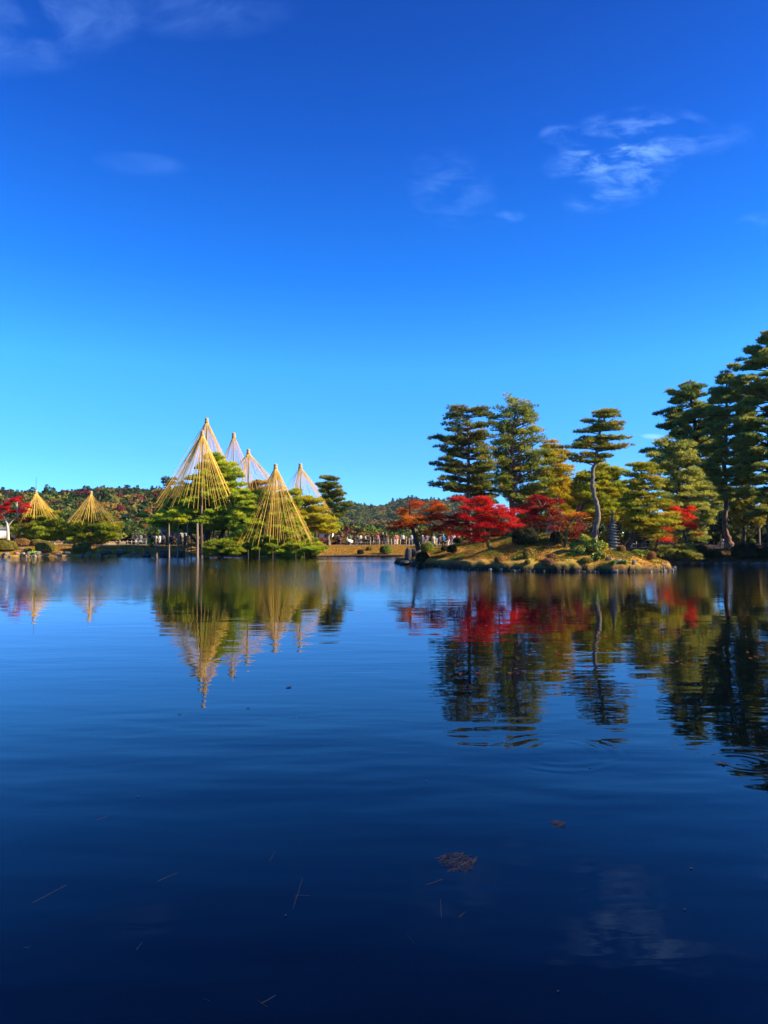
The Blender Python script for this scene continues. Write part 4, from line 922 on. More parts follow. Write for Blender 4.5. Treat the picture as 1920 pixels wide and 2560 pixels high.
# prop poles of the great pine
PROPS = [(392, 1392, 1345, 0.16, M_bark_pine, 'short forked brown prop pole nearest the left of the great pine'), (423, 1394, 1297, 0.10, M_pole, 'slim pale prop pole in the water, second from the left'),
         (444, 1386, 1300, 0.11, M_pole, 'leaning prop pole third from the left on the bank'), (461, 1384, 1290, 0.09, M_pole_dark, 'black prop pole fourth from the left, behind the others'),
         (470, 1391, 1300, 0.10, M_pole, 'brown prop pole fifth from the left at the water edge'), (478, 1384, 1305, 0.07, M_pole_dark, 'thin dark prop pole behind the thick pale pair'),
         (493.5, 1396, 1290, 0.17, M_pole, 'thickest pale prop pole standing in the water'), (504.5, 1395, 1298, 0.18, M_pole_dark, 'thick brown prop pole right beside the palest thick one'),
         (511, 1388, 1300, 0.07, M_bark_pine, 'thin reddish prop pole right of the thick brown one'), (533, 1376, 1300, 0.13, M_pole, 'pale prop pole behind the low bough clump'),
         (561, 1378, 1305, 0.08, M_pole, 'thin prop pole right of the trunk of the great pine'), (571, 1374, 1290, 0.10, M_pole, 'upright brown prop pole near the crossing ropes'),
         (589, 1378, 1318, 0.08, M_pole, 'short prop pole left of the front right cone'), (621, 1396, 1374, 0.08, M_pole_dark, 'short leaning waterside stake left of three'),
         (647, 1397, 1374, 0.09, M_pole, 'short waterside stake with crossed brace, middle'), (682, 1397, 1376, 0.09, M_pole, 'short pale waterside stake under the front right cone'),
         (740, 1397, 1378, 0.07, M_pole, 'short waterside stake below the right low boughs'), (762, 1397, 1380, 0.07, M_pole, 'rightmost short waterside stake under the low boughs'),
         (765, 1358, 1312, 0.06, M_pole, 'slanting pale pole right of the front right cone'), (792, 1366, 1320, 0.06, M_pole, 'thin upright pole under the golden sloping pine')]
for i, (px, pb, pt, r_, m_, lab) in enumerate(PROPS):
    z_ = ray(px, pb)[2]
    D = 88.0 if pb < 1389 else min(-CAMH / z_ * ray(px, pb)[1] + 0.6, 87.0)
    if pb < 1380: D = 93
    if pb > 1380 and pt < 1340: pt = max(pt, 1309)
    if pt > 1370: r_ *= 0.6; m_ = M_pole_dark
    b0, t0 = P(px, pb, D), P(px + (rng_r.normal() * 1.2), pt, D)
    e = thing('prop_pole', b0, lab, 'prop pole', 'poles propping the boughs of the great pine')
    v, f = tube([(0, 0, -0.7), tuple((t0 - b0) * 0.5), tuple(t0 - b0)], [r_, r_ * 0.9, r_ * 0.75], 8)
    obj('pole', mesh('pole', v, f, m_, smooth=True), e)


# ------------------------------------------------------------------ shrubs
def shrub(label, px, pyb, w, h, pal, seed, D=None, power=2.4, n=None, group='clipped round shrubs', size=None, mat=None, name='clipped_shrub', cat='shrub'):
    rng = np.random.default_rng(300 + seed)
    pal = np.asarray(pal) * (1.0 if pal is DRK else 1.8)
    g = hit(px, pyb) if D is None else np.array([P(px, pyb, D)[0], D, P(px, pyb, D)[2]])
    s = g[1] / FPX; rx, rz = w * s / 2, h * s
    g = g + np.array([0, rx * 0.7, 0]); g[2] = min(g[2], max(surf(g[0], g[1]), g[2] - 0.3)) if D is None else g[2]
    th = np.linspace(0, 2 * math.pi, 25)[:-1]; ph = np.linspace(-0.25, math.pi / 2, 11)
    T, Q = np.meshgrid(th, ph)
    def sp(v, p): return np.sign(v) * np.abs(v) ** (2 / p)
    def shape(T, Q, bump=True):
        b = 1 + (0.05 * np.sin(3 * T + seed) * np.cos(2 * Q + seed) + 0.03 * np.sin(7 * T + 5 * Q)) * bump
        return np.stack([rx * sp(np.cos(Q), power) * np.cos(T) * b, rx * 0.95 * sp(np.cos(Q), power) * np.sin(T) * b, rz * (sp(np.sin(Q), power) * 0.62 + 0.38 * (Q > -9)) * b], -1)
    V = shape(T, Q).reshape(-1, 3); k = 24
    i = np.arange(10)[:, None] * k; j = np.arange(k)[None]; j2 = (j + 1) % k
    F = np.stack([i + j, i + j2, i + k + j2, i + k + j], -1).reshape(-1, 4)
    e = thing(name, g, label, cat, group)
    obj('twigs', mesh('twigs', V * 0.93, F, M_leaf, np.tile(np.mean(pal, 0) * 0.55, (len(V), 1)), smooth=True), e)  # solid core in a darker leaf colour, just inside the leaves
    n = n or int(np.clip(900 * rx * (rx + rz) * 2.2, 700, 6000)); size = size or 0.075 * s / 0.034
    t = rng.uniform(0, 2 * math.pi, n); q = np.arcsin(rng.uniform(-0.2, 1, n))
    p_ = shape(t, q) * rng.uniform(0.94, 1.03, (n, 1))
    nn = nrm(p_ * np.array([1, 1, 1.1]) - np.array([0, 0, rz * 0.35]))
    lv, lf, lc = leaves(p_, nn, size, 0.6, rng, palette(pal, n, rng))
    obj('leaves', mesh('leaves', lv, lf, mat or M_leaf, lc), e)
    return e
OLV = [(0.16, 0.15, 0.02), (0.10, 0.105, 0.02), (0.20, 0.13, 0.02)]
BRN = [(0.20, 0.10, 0.03), (0.14, 0.075, 0.03), (0.24, 0.14, 0.03)]
GRN = [(0.13, 0.17, 0.02), (0.09, 0.12, 0.02), (0.18, 0.19, 0.02)]
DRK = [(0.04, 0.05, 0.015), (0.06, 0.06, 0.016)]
YEL = [(0.30, 0.28, 0.02), (0.16, 0.2, 0.02), (0.09, 0.13, 0.02)]
SH = [('olive shrub cut by the left edge above the waterside rocks', 4, 1380, 52, 29, OLV), ('brownish flat shrub at the foot of the white maple trunk', 48, 1367, 42, 20, BRN), ('olive brown shrub behind the larger olive one on the left bank', 88, 1366, 34, 18, OLV),
      ('large olive shrub right of the brownish one on the left bank', 104, 1384, 46, 30, OLV), ('flat russet shrub half hidden behind the bamboo fence end', 131, 1358, 30, 9, BRN), ('round olive shrub alone on the golden lawn before the fence', 198, 1385, 43, 30, OLV),
      ('tiny olive shrub on the rocks of the left bank', 66, 1380, 18, 10, OLV),
      ('small low dark shrub on the middle lawn slope', 901, 1388, 16, 12, DRK), ('small olive shrub higher on the middle lawn slope', 923, 1377, 15, 10, OLV), ('big round shrub on the middle lawn slope', 965, 1388, 31, 23, GRN),
      ('red brown shrub beside the grey trunk at the lawn corner', 803, 1362, 26, 16, [(0.20, 0.045, 0.03), (0.13, 0.04, 0.03)]),
      ('bright green dome shrub beside the dark trunk at the island tip', 1069, 1382, 35, 26, GRN), ('dark shrub at the waterline below the bright green dome', 1057, 1410, 34, 30, DRK), ('small dark dome left of a larger dark dome on the island', 1112, 1379, 17, 14, DRK),
      ('larger dark dome shrub on the island shoulder', 1131, 1385, 25, 22, DRK), ('dark domed shrub with pale rim behind the island shoulder', 1147, 1360, 27, 16, DRK),
      ('russet shrub on the island slope near the water', 1248, 1410, 23, 19, BRN), ('russet shrub at the top of the middle trio on the slope', 1321, 1384, 20, 14, BRN), ('upright olive shrub in the middle of the island slope', 1318, 1399, 17, 20, OLV),
      ('small olive shrub below the upright one', 1320, 1412, 14, 12, OLV), ('russet shrub upper of the pair right of the slope middle', 1382, 1400, 26, 15, BRN), ('rounded pinkish brown shrub lower of the pair near the water', 1374, 1418, 31, 21, [(0.26, 0.13, 0.06), (0.18, 0.09, 0.05)]),
      ('tall brown capsule shrub at the back of the island end', 1632, 1403, 21, 24, BRN), ('big dark shrub under the dark red maple', 1318, 1366, 66, 46, DRK), ('dark rounded shrub behind the thin maple trunk', 1396, 1362, 34, 34, DRK),
      ('small yellow green cushion right of the thin maple', 1432, 1392, 26, 10, YEL), ('olive cushion below the yellow green bush', 1470, 1408, 30, 14, OLV), ('rusty low cushion left of the stone pagoda foot', 1508, 1396, 24, 14, BRN),
      ('red brown cushion right of the stone pagoda foot', 1556, 1380, 22, 16, BRN), ('olive cushion on the crest of the island end', 1594, 1388, 24, 14, YEL)]
for i, (lab, px, py, w_, h_, pl) in enumerate(SH): shrub(lab, px, py, w_, h_, pl, i)
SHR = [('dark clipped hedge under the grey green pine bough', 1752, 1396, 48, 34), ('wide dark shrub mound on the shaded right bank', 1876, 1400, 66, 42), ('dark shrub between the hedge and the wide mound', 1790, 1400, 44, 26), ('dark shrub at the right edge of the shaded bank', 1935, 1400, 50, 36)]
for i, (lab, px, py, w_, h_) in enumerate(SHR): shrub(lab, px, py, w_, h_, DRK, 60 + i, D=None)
shrub('small bright shrub beyond the right fence', 1884, 1358, 14, 10, GRN, 70, D=82)
def leafy_bush(label, px, pyb, w, h, pal, seed, n=3500, size=0.13, cat='bush', D=None, group='loose leafy bushes'):
    rng = np.random.default_rng(500 + seed); pal = np.asarray(pal) * 1.6; g = hit(px, pyb) if D is None else P(px, pyb, D); s = g[1] / FPX
    rx, rz = w * s / 2, h * s; g = g + np.array([0, rx * 0.6, 0])
    e = thing('leafy_bush', g, label, cat, group); tb = Bag()
    L = 22; c = rng.uniform(-1, 1, (L, 3)) * np.array([rx * 0.78, rx * 0.6, 0]); c[:, 2] = rz * (0.35 + 0.5 * (1 - (np.hypot(c[:, 0], c[:, 1]) / rx) ** 2)) * rng.uniform(0.4, 1.05, L)
    for q in c: tb.add(*tube(bez(np.array([q[0] * 0.2, q[1] * 0.2, -0.1]), np.array([q[0] * 0.6, q[1] * 0.6, q[2] * 0.4]), q, 5), np.linspace(0.03, 0.01, 5), 5))
    k = rng.integers(0, L, n); d = nrm(rng.normal(size=(n, 3))) * rng.uniform(0.3, 1, (n, 1)); p_ = c[k] + d * np.array([rx * 0.24, rx * 0.24, rz * 0.17])
    p_[:, 2] = np.maximum(p_[:, 2], 0.02)
    cc = palette(pal, L, rng)[k] * 0.6 + 0.4 * palette(pal, n, rng)
    V, F, C = leaves(p_, d + np.array([0, 0, 0.5]), size, 0.6, rng, cc)
    obj('stems', tb.me('stems', M_bark_dark, True), e); obj('leaves', mesh('leaves', V, F, M_gloss, C), e)
    return e
leafy_bush('glossy yellow green bush left of the stone pagoda', 1478, 1390, 96, 54, YEL, 1, 6500)
leafy_bush('dark evergreen bush right behind the stone pagoda', 1563, 1360, 60, 52, [(0.035, 0.06, 0.02), (0.06, 0.09, 0.02)], 2, 4500, D=60)
leafy_bush('dark evergreen bush behind the glossy yellow green bush', 1490, 1350, 90, 50, [(0.03, 0.05, 0.018), (0.05, 0.075, 0.02)], 3, 5500, D=62)
leafy_bush('green leafy bush behind the scarlet maple trunk', 1292, 1345, 60, 48, [(0.07, 0.10, 0.03), (0.10, 0.13, 0.04)], 4, 3500, D=63)
leafy_bush('low yellow green bush on the crest left of the pagoda stone', 1500, 1402, 44, 26, YEL, 5, 2600)
leafy_bush('yellow green bush on the right shoulder of the island end', 1612, 1396, 44, 24, YEL, 6, 2600)
leafy_bush('bright green reed like tuft under the reddish boulder', 1538, 1412, 18, 13, [(0.20, 0.28, 0.03)], 7, 700, 0.1)
leafy_bush('bright green reed like tuft right of the reddish boulder', 1561, 1412, 18, 14, [(0.22, 0.30, 0.03)], 8, 700, 0.1)
leafy_bush('fresh green tuft beside the large olive shrub on the left bank', 80, 1388, 20, 12, [(0.20, 0.32, 0.03)], 9, 700, 0.16)
leafy_bush('green undergrowth bush at the foot of the short forked pole', 378, 1366, 30, 26, [(0.13, 0.18, 0.02), (0.08, 0.12, 0.02)], 10, 1200, 0.18, D=88)
leafy_bush('mossy plant on the dark rocks at the island tip', 1045, 1368, 26, 36, [(0.10, 0.11, 0.02), (0.05, 0.06, 0.02)], 11, 1500, 0.1, D=63)

# ------------------------------------------------------------------ rocks
def rock_me(seed, mat, k=1.0):
    rng = np.random.default_rng(seed)
    th = np.linspace(0, 2 * math.pi, 13)[:-1]; ph = np.linspace(-math.pi / 2, math.pi / 2, 8)
    T, Q = np.meshgrid(th, ph); a = rng.uniform(0, 6, 6)
    b = 1 + k * (0.16 * np.sin(2 * T + a[0] + Q) + 0.11 * np.sin(3 * Q + a[1] + T) + 0.08 * np.sin(5 * T + a[2] - 2 * Q)) 
    V = np.stack([np.cos(Q) * np.cos(T) * b, np.cos(Q) * np.sin(T) * b, np.sin(Q) * b], -1)
    V = np.clip(V, -0.86, 0.82).reshape(-1, 3) + rng.normal(size=(96, 3)) * 0.03
    i = np.arange(7)[:, None] * 12; j = np.arange(12)[None]; j2 = (j + 1) % 12
    F = np.stack([i + j, i + j2, i + 12 + j2, i + 12 + j], -1).reshape(-1, 4)
    return mesh('rock', V, F, mat)
ROCKS = {m.name: [rock_me(700 + i + 10 * q, m) for i in range(4)] for q, m in enumerate((M_rock, M_rock_dark, M_rock_pale, M_rock_pink))}
def rock(label, px, pyb, w, h, mat, seed, D=None, group=None, rot=0.0, cat='rock', tilt=0.0):
    g = hit(px, pyb) if D is None else np.array(P(px, pyb, D)); s = g[1] / FPX
    o = obj('rock', ROCKS[mat.name][seed % 4], None, (g[0], g[1] + w * s * 0.3, g[2] + h * s * 0.30))
    o.scale = (w * s / 2 * 1.15, w * s / 2 * 0.9, h * s / 2 * 1.25); o.rotation_euler = (0, tilt, rot)
    return tag(o, label, cat, group)
RK = [('rounded grey boulder at the waterline before the golden left lawn', 165, 1388, 18, 10, M_rock), ('pale grey boulder under the large olive shrub', 94, 1388, 16, 11, M_rock), ('low brown rock between two boulders of the left bank', 143, 1388, 20, 7, M_rock_pink),
      ('pinkish rock below the brownish shrub on the left bank', 40, 1387, 16, 9, M_rock_pink), ('small pale rock on the left bank waterline', 56, 1388, 10, 8, M_rock_pale), ('pink flat slab above the left waterline rocks', 56, 1374, 28, 6, M_rock_pink),
      ('brown rock near the left edge waterline', 14, 1388, 16, 8, M_rock), ('small grey rock beside the tiny olive shrub', 70, 1388, 11, 10, M_rock), ('long low brown rock left of the rounded boulder', 115, 1388, 20, 5, M_rock_pink), ('grey rock right of the lawn shrub', 220, 1387, 10, 9, M_rock),
      ('dark rock under the bank shadow before the fence', 262, 1388, 24, 12, M_rock_dark), ('long dark rock of the bank left of the prop poles', 300, 1389, 30, 12, M_rock_dark), ('brown bank rock right of the long dark one', 335, 1389, 24, 10, M_rock),
      ('dark bank rock beside the short forked pole', 365, 1390, 24, 14, M_rock_dark), ('dark rounded rock between the forked and slim poles', 408, 1391, 22, 18, M_rock_dark), ('dark rock between slim pole and brown pole', 445, 1391, 24, 16, M_rock_dark)]
for i, (lab, px, py, w_, h_, m_) in enumerate(RK): rock(lab, px, py, w_, h_, m_, i, D=None if px < 340 else 88.3, rot=i * 0.7)
rock('tall upright dark stone slab at the left tip of the island', 1020, 1408, 17, 46, M_rock_dark, 1, D=64, tilt=0.08)
rock('mossy dark crag supporting the orange maple trunk', 1038, 1400, 30, 34, M_rock_dark, 2, D=64.5)
rock('low dark rock at the very left tip of the island', 1012, 1411, 24, 12, M_rock_dark, 3, D=63.2)
rock('dark waterline rock right of the upright slab', 1040, 1414, 34, 14, M_rock_dark, 0, D=62.5)
rock('reddish boulder above the water near the island end', 1546, 1408, 22, 12, M_rock_pink, 1)
rock('small upright grey stone on the island end slope', 1585, 1412, 9, 13, M_rock, 2, tilt=0.3)
rock('pale square foundation stone in front of the pagoda', 1533, 1376, 14, 6, M_rock_pale, 3)
rock('dark stone tucked beside the rusty low cushion', 1522, 1402, 14, 10, M_rock_dark, 0)
rng_s = np.random.default_rng(31)
k = 0
for t in np.sort(rng_s.uniform(0, 1, 74)):                       # stones set along the island waterline
    seg = ISL[:11]; u = t * 9.999; a = int(u); q = seg[a] * (1 - (u - a)) + seg[a + 1] * (u - a)
    cen = np.array([13, 62.0]); q = q + (cen - q) / np.linalg.norm(cen - q) * rng_s.uniform(-0.10, 0.12)
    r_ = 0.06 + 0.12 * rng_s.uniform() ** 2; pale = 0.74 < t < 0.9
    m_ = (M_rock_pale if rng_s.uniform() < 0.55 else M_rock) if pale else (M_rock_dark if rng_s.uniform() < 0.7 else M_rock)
    o = obj('shore_stone', ROCKS[m_.name][k % 4], None, (q[0], q[1], 0.02)); k += 1
    o.scale = (r_ * rng_s.uniform(0.9, 1.6), r_, r_ * rng_s.uniform(0.8, 1.3)); o.rotation_euler = (rng_s.normal() * 0.2, rng_s.normal() * 0.2, rng_s.uniform(0, 6))
    tag(o, 'small pale or grey stone in the row along the sunny island waterline' if pale else 'small dark stone in the row along the shaded island waterline', 'stone', 'pale waterline stones' if pale else 'dark waterline stones')
for t in np.sort(rng_s.uniform(0, 1, 46)):                       # stone edge of the shaded right bank
    x = 24.5 + t * 18; y = float(shore(x)) - 0.1 + rng_s.normal() * 0.05; r_ = 0.07 + 0.12 * rng_s.uniform() ** 2
    o = obj('shore_stone', ROCKS[M_rock.name][k % 4], None, (x, y, 0.02)); k += 1
    o.scale = (r_ * 1.4, r_, r_ * 0.9); o.rotation_euler = (0, 0, rng_s.uniform(0, 6))
    tag(o, 'small grey stone in the row edging the shaded right bank', 'stone', 'stones edging the right bank')
for t in np.sort(rng_s.uniform(0, 1, 60)):
    x = -50 + t * 37; y = float(shore(x)) - 0.05 + rng_s.normal() * 0.08; r_ = 0.10 + 0.2 * rng_s.uniform() ** 2
    m_ = [M_rock, M_rock_pink, M_rock_dark][k % 3]
    o = obj('shore_stone', ROCKS[m_.name][k % 4], None, (x, y, 0.04)); k += 1
    o.scale = (r_ * 1.3, r_, r_ * 0.95); o.rotation_euler = (0, 0, rng_s.uniform(0, 6))
    tag(o, 'small brown stone in the row edging the left bank', 'stone', 'stones edging the left bank')

# timber edging of the middle lawn
tb = Bag(); xe = np.arange(-9.5, 9, 0.24)
for x in xe:
    v, f = lathe([(0.10, -0.6), (0.10, 0.22 + 0.015 * rng_s.normal()), (0.0, 0.235)], 6, (x, float(shore(x)) - 0.10, 0)); tb.add(v, f)
e = thing('timber_edging', (0, 91.3, 0), 'dark timber stakes edging the middle lawn at the waterline', 'edging')
st = obj('stakes', tb.me('stakes', M_timber, off=np.array([0, 91.3, 0])), e); st['kind'] = 'stuff'
tb = Bag(); xe = np.arange(-9.5, 9.01, 0.5); tb.add(*tube([(x, float(shore(x)) - 0.24, 0.15) for x in xe], 0.05, 6))
obj('rail', tb.me('rail', M_bamboo_brown, True, np.array([0, 91.3, 0])), e)

# ------------------------------------------------------------------ fences
pv, pf = lathe([(0.035, -0.1), (0.035, 0.62), (0.0, 0.63)], 6)
POST = {m.name: mesh('fence_post', pv, pf, m) for m in (M_bamboo, M_bamboo_brown)}
def fence(label, x0, x1, dd, mat, hgt, step, yfun=None, thick=1.0, rails=(0.25, 0.78), railmat=None):
    xm = (x0 + x1) / 2; yf = yfun or (lambda x: float(shore(x)) + dd)
    c = np.array([xm, yf(xm), float(ground_z(xm, yf(xm)))]); e = thing('bamboo_fence', c, label, 'fence', 'low bamboo fences of the garden')
    X = np.arange(x0, x1, step)
    for i, x in enumerate(X):
        y = yf(x); o = obj('fence_post', POST[mat.name], e, np.array([x, y, float(ground_z(x, y))]) - c)
        o.scale = (thick, thick, hgt / 0.62 * (1.0 + 0.04 * math.sin(i * 2.3) + (0.12 if i % 4 == 0 else 0)))
    for r_ in rails:
        pts = [np.array([x, yf(x) - 0.05, float(ground_z(x, yf(x))) + hgt * r_]) - c for x in np.linspace(x0, x1, 24)]
        v, f = tube(pts, 0.028 * thick, 6); obj('rail', mesh('rail', v, f, railmat or mat, smooth=True), e)
    return e
fence('pale bamboo lattice fence along the left lawn', -46.5, -31.5, 7.0, M_bamboo, 0.68, 0.50, thick=1.15)
fence('low weathered fence before the visitors left of the prop poles', -31.3, -23, 7.2, M_bamboo_brown, 0.62, 0.5)
fence('low brown bamboo fence along the top of the middle lawn', -6.0, 1.2, 7.3, M_bamboo_brown, 0.6, 0.34)
fence('taller pale picket fence with top rail behind the middle lawn', -1.9, 3.6, 9.2, M_bamboo, 1.05, 0.42, rails=(0.12, 0.97), thick=1.1, railmat=M_bamboo_brown)
fence('low bamboo fence behind the island left shoulder', 3.8, 11.5, 8.0, M_bamboo, 0.7, 0.5)
fence('pale fence glimpsed above the low pine bough', 25.0, 31, 10, M_bamboo, 0.7, 0.5)
fence('thin bamboo fence along the shaded right bank', 31.5, 46, 7.2, M_bamboo_brown, 0.65, 0.62, thick=1.2)

# ------------------------------------------------------------------ people
def skin_mesh(name, pts, edges, rad, mat=None, sub=1, root=0):
    me = bpy.data.meshes.new('tmp'); me.from_pydata([tuple(p_) for p_ in pts], edges, [])
    o = bpy.data.objects.new('tmp', me); COL.objects.link(o)
    m = o.modifiers.new('s', 'SKIN'); m.use_smooth_shade = True
    for i, r_ in enumerate(rad):
        sv = me.skin_vertices[0].data[i]; sv.radius = (r_ if not isinstance(r_, tuple) else r_[0], r_ if not isinstance(r_, tuple) else r_[1]); sv.use_root = (i == root)
    s_ = o.modifiers.new('u', 'SUBSURF'); s_.levels = sub; s_.render_levels = sub
    dg_ = bpy.context.evaluated_depsgraph_get(); ev = o.evaluated_get(dg_)
    nm = bpy.data.meshes.new_from_object(ev); nm.name = name; nm.materials.clear(); nm.materials.append(mat)
    bpy.data.objects.remove(o); bpy.data.meshes.remove(me)
    return nm
def build_pose(arms, stride):
    """returns meshes body, jacket, trousers for a 1.65 m figure facing +Y"""
    hip = (0, 0, 0.88); l1 = 0.09
    def leg(sd, fw):
        return [(sd * 0.09, 0, 0.84), (sd * 0.095, fw * 0.5 + 0.03, 0.46), (sd * 0.10, fw, 0.07), (sd * 0.11, fw + 0.13, 0.03)]
    def arm(sd, kind):
        sh = (sd * 0.17, 0, 1.36)
        if kind == 'down': return [sh, (sd * 0.23, -0.02, 1.10), (sd * 0.22, 0.06, 0.86), (sd * 0.21, 0.09, 0.78)]
        if kind == 'bent': return [sh, (sd * 0.24, 0.0, 1.11), (sd * 0.14, 0.20, 1.14), (sd * 0.09, 0.26, 1.17)]
        return [sh, (sd * 0.24, 0.14, 1.20), (sd * 0.12, 0.28, 1.42), (sd * 0.07, 0.32, 1.50)]
    pts = [hip, (0, -0.01, 1.10), (0, 0, 1.33), (0, 0.01, 1.43), (0, 0.02, 1.52), (0, 0.03, 1.60)]
    rad = [0.12, 0.115, 0.115, 0.05, 0.088, 0.07]; ed = [(0, 1), (1, 2), (2, 3), (3, 4), (4, 5)]
    jp, jr, je = [(0, 0, 0.84), (0, -0.01, 1.10), (0, 0, 1.34), (0, 0, 1.40)], [(0.17, 0.14), (0.155, 0.13), (0.16, 0.13), (0.085, 0.085)], [(0, 1), (1, 2), (2, 3)]
    tp, tr, te = [(0, 0, 0.92)], [(0.15, 0.13)], []
    for sd, ar in ((-1, arms[0]), (1, arms[1])):
        a = arm(sd, ar); n = len(pts); pts += a; rad += [0.055, 0.042, 0.032, 0.03]; ed += [(2, n), (n, n + 1), (n + 1, n + 2), (n + 2, n + 3)]
        n = len(jp); jp += [a[0], a[1], a[2]]; jr += [0.078, 0.064, 0.052]; je += [(2, n), (n, n + 1), (n + 1, n + 2)]
    for sd, fw in ((-1, stride), (1, -stride)):
        g = leg(sd, fw); n = len(pts); pts += g; rad += [0.085, 0.058, 0.04, 0.035]; ed += [(0, n), (n, n + 1), (n + 1, n + 2), (n + 2, n + 3)]
        n = len(tp); tp += [g[0], g[1], (g[2][0], g[2][1], 0.10)]; tr += [0.105, 0.078, 0.065]; te += [(0, n), (n, n + 1), (n + 1, n + 2)]
    body = skin_mesh('body', pts, ed, rad, M_skin)
    jacket = skin_mesh('jacket', jp, je, jr, M_skin); trousers = skin_mesh('trousers', tp, te, tr, M_skin)
    return body, jacket, trousers
POSES = {'stand': build_pose(('down', 'down'), 0.02), 'photo': build_pose(('up', 'up'), 0.03), 'walk': build_pose(('bent', 'down'), 0.20), 'hold': build_pose(('bent', 'bent'), 0.04)}
hv, hf = lathe([(0.0, 0.125), (0.055, 0.11), (0.088, 0.06), (0.10, 0.0), (0.095, -0.05), (0.07, -0.10)], 10)
HAIR = mesh('hair', hv, hf, M_skin, smooth=True)
tv, tf = lathe([(0.0, 0.14), (0.07, 0.13), (0.098, 0.05), (0.10, 0.03), (0.19, 0.015), (0.19, 0.0), (0.10, 0.005)], 12)
HAT = mesh('hat', tv, tf, M_skin, smooth=True)
v1, f1 = lathe([(0.0, 0.21), (0.10, 0.19), (0.13, 0.10), (0.135, -0.12), (0.11, -0.2), (0.0, -0.21)], 10); BAG = mesh('backpack', v1 * np.array([1, 0.7, 1]), f1, M_skin, smooth=True)
v1, f1 = lathe([(0.0, 0.10), (0.08, 0.09), (0.10, -0.04), (0.08, -0.10), (0.0, -0.11)], 8); HBAG = mesh('handbag', v1 * np.array([1, 0.5, 1]), f1, M_skin, smooth=True)
v1, f1 = lathe([(0.17, 0.95), (0.185, 0.8), (0.21, 0.6), (0.225, 0.42), (0.21, 0.41)], 14); COAT = mesh('coat_skirt', v1 * np.array([1, 0.85, 1]), f1, M_skin, smooth=True)
def person(label, px, D, pose, top, legs, hair=(0.02, 0.015, 0.012), face=0.0, h=1.64, extras=(), py=None):
    X = (px - CX) / FPX * D / (math.cos(PITCH)) ; z = float(surf(X, D))
    e = thing('person', (X, D, z), label, 'person', 'visitors strolling by the pond')
    e.rotation_euler = (0, 0, face); s = h / 1.67
    b, j, t = POSES[pose]
    def put(nm, me, m, loc=(0, 0, 0), sc=(1, 1, 1), rot=(0, 0, 0)):
        o = obj(nm, me, e, tuple(q * s for q in loc)); o.scale = tuple(q * s for q in sc); o.rotation_euler = rot
        o.material_slots[0].link = 'OBJECT'; o.material_slots[0].material = m; return o
    put('body', b, M_skin); put('jacket', j, cloth(top)); put('trousers', t, cloth(legs))
    put('hair', HAIR, cloth(hair), (0, 0.005, 1.575))
    for x in extras:
        if x[0] == 'hat': put('hat', HAT, cloth(x[1]), (0, 0.02, 1.62))
        if x[0] == 'backpack': put('backpack', BAG, cloth(x[1]), (0, -0.2, 1.17))
        if x[0] == 'handbag': put('handbag', HBAG, cloth(x[1]), (0.27, 0.05, 0.92))
        if x[0] == 'coat': put('coat_skirt', COAT, cloth(x[1]))
        if x[0] == 'stripes':
            for zz in (0.95, 1.07, 1.19, 1.31):
                v, f = lathe([(0.172, zz), (0.176, zz + 0.025), (0.172, zz + 0.05)], 14)
                q = put('stripe', mesh('stripe', v * np.array([1, 0.82, 1]), f, M_skin, smooth=True), cloth(x[1]))
    return e
BLK, NAVY, WHT, CRM, GRY, BRW, JEAN = (0.012, 0.012, 0.014), (0.02, 0.025, 0.06), (0.75, 0.74, 0.72), (0.62, 0.54, 0.40), (0.22, 0.22, 0.23), (0.10, 0.06, 0.04), (0.05, 0.08, 0.16)
F0, FB = 0.0, math.pi
person('visitor in patterned beige jacket beside the white maple trunk', 39, 99, 'hold', (0.50, 0.42, 0.32), GRY, (0.25, 0.22, 0.2), 2.5)
person('visitor in dark navy coat right of the patterned jacket', 56, 99.5, 'stand', NAVY, BLK, (0.08, 0.03, 0.02), -1.2, 1.55)
person('visitor in black behind the white maple trunk', 25, 100, 'stand', BLK, BLK, (0.4, 0.34, 0.2), 1.0)
person('visitor in black coat and tan hat beside the left fence', 296, 100, 'stand', BLK, BLK, face=FB, extras=[('hat', (0.45, 0.35, 0.22)), ('coat', BLK)])
person('tall visitor in black holding a camera up near the fence', 326, 100.5, 'photo', BLK, BLK, face=0.4, h=1.75)
person('visitor with white bag and lilac scarf by the fence', 341, 99.8, 'hold', (0.20, 0.14, 0.22), (0.5, 0.48, 0.46), face=-0.5, extras=[('handbag', WHT), ('coat', WHT)])
person('visitor in long grey coat between the white bag and the tall man', 352, 100.2, 'stand', (0.36, 0.36, 0.38), BLK, face=FB, extras=[('coat', (0.36, 0.36, 0.38))])
person('tall visitor in olive jacket facing the pond near the great pine', 363, 99.6, 'stand', (0.07, 0.06, 0.045), (0.16, 0.16, 0.17), face=FB, h=1.78)
person('visitor in black jacket turned away beside the olive jacket', 375, 100.4, 'stand', BLK, (0.05, 0.05, 0.06), face=0.3, h=1.68)
person('visitor in white top half hidden by the forked pole bush', 390, 100, 'hold', WHT, GRY, face=2.8)
person('visitor in pale coat behind the forked pole', 400, 100.6, 'stand', (0.6, 0.58, 0.55), GRY, face=1.2, extras=[('coat', (0.6, 0.58, 0.55))])
person('visitor in grey hoodie left of the slim pole', 409, 99.8, 'stand', GRY, BLK, face=FB)
person('visitor in brown coat right behind the slim pole', 428, 100.3, 'stand', BRW, BLK, face=0.2)
person('visitor in blue jeans between the third and fourth poles', 452, 99.7, 'walk', NAVY, JEAN, face=1.5)
person('visitor in red jacket seen between the black and brown poles', 464, 100.2, 'stand', (0.35, 0.10, 0.06), BLK, face=FB)
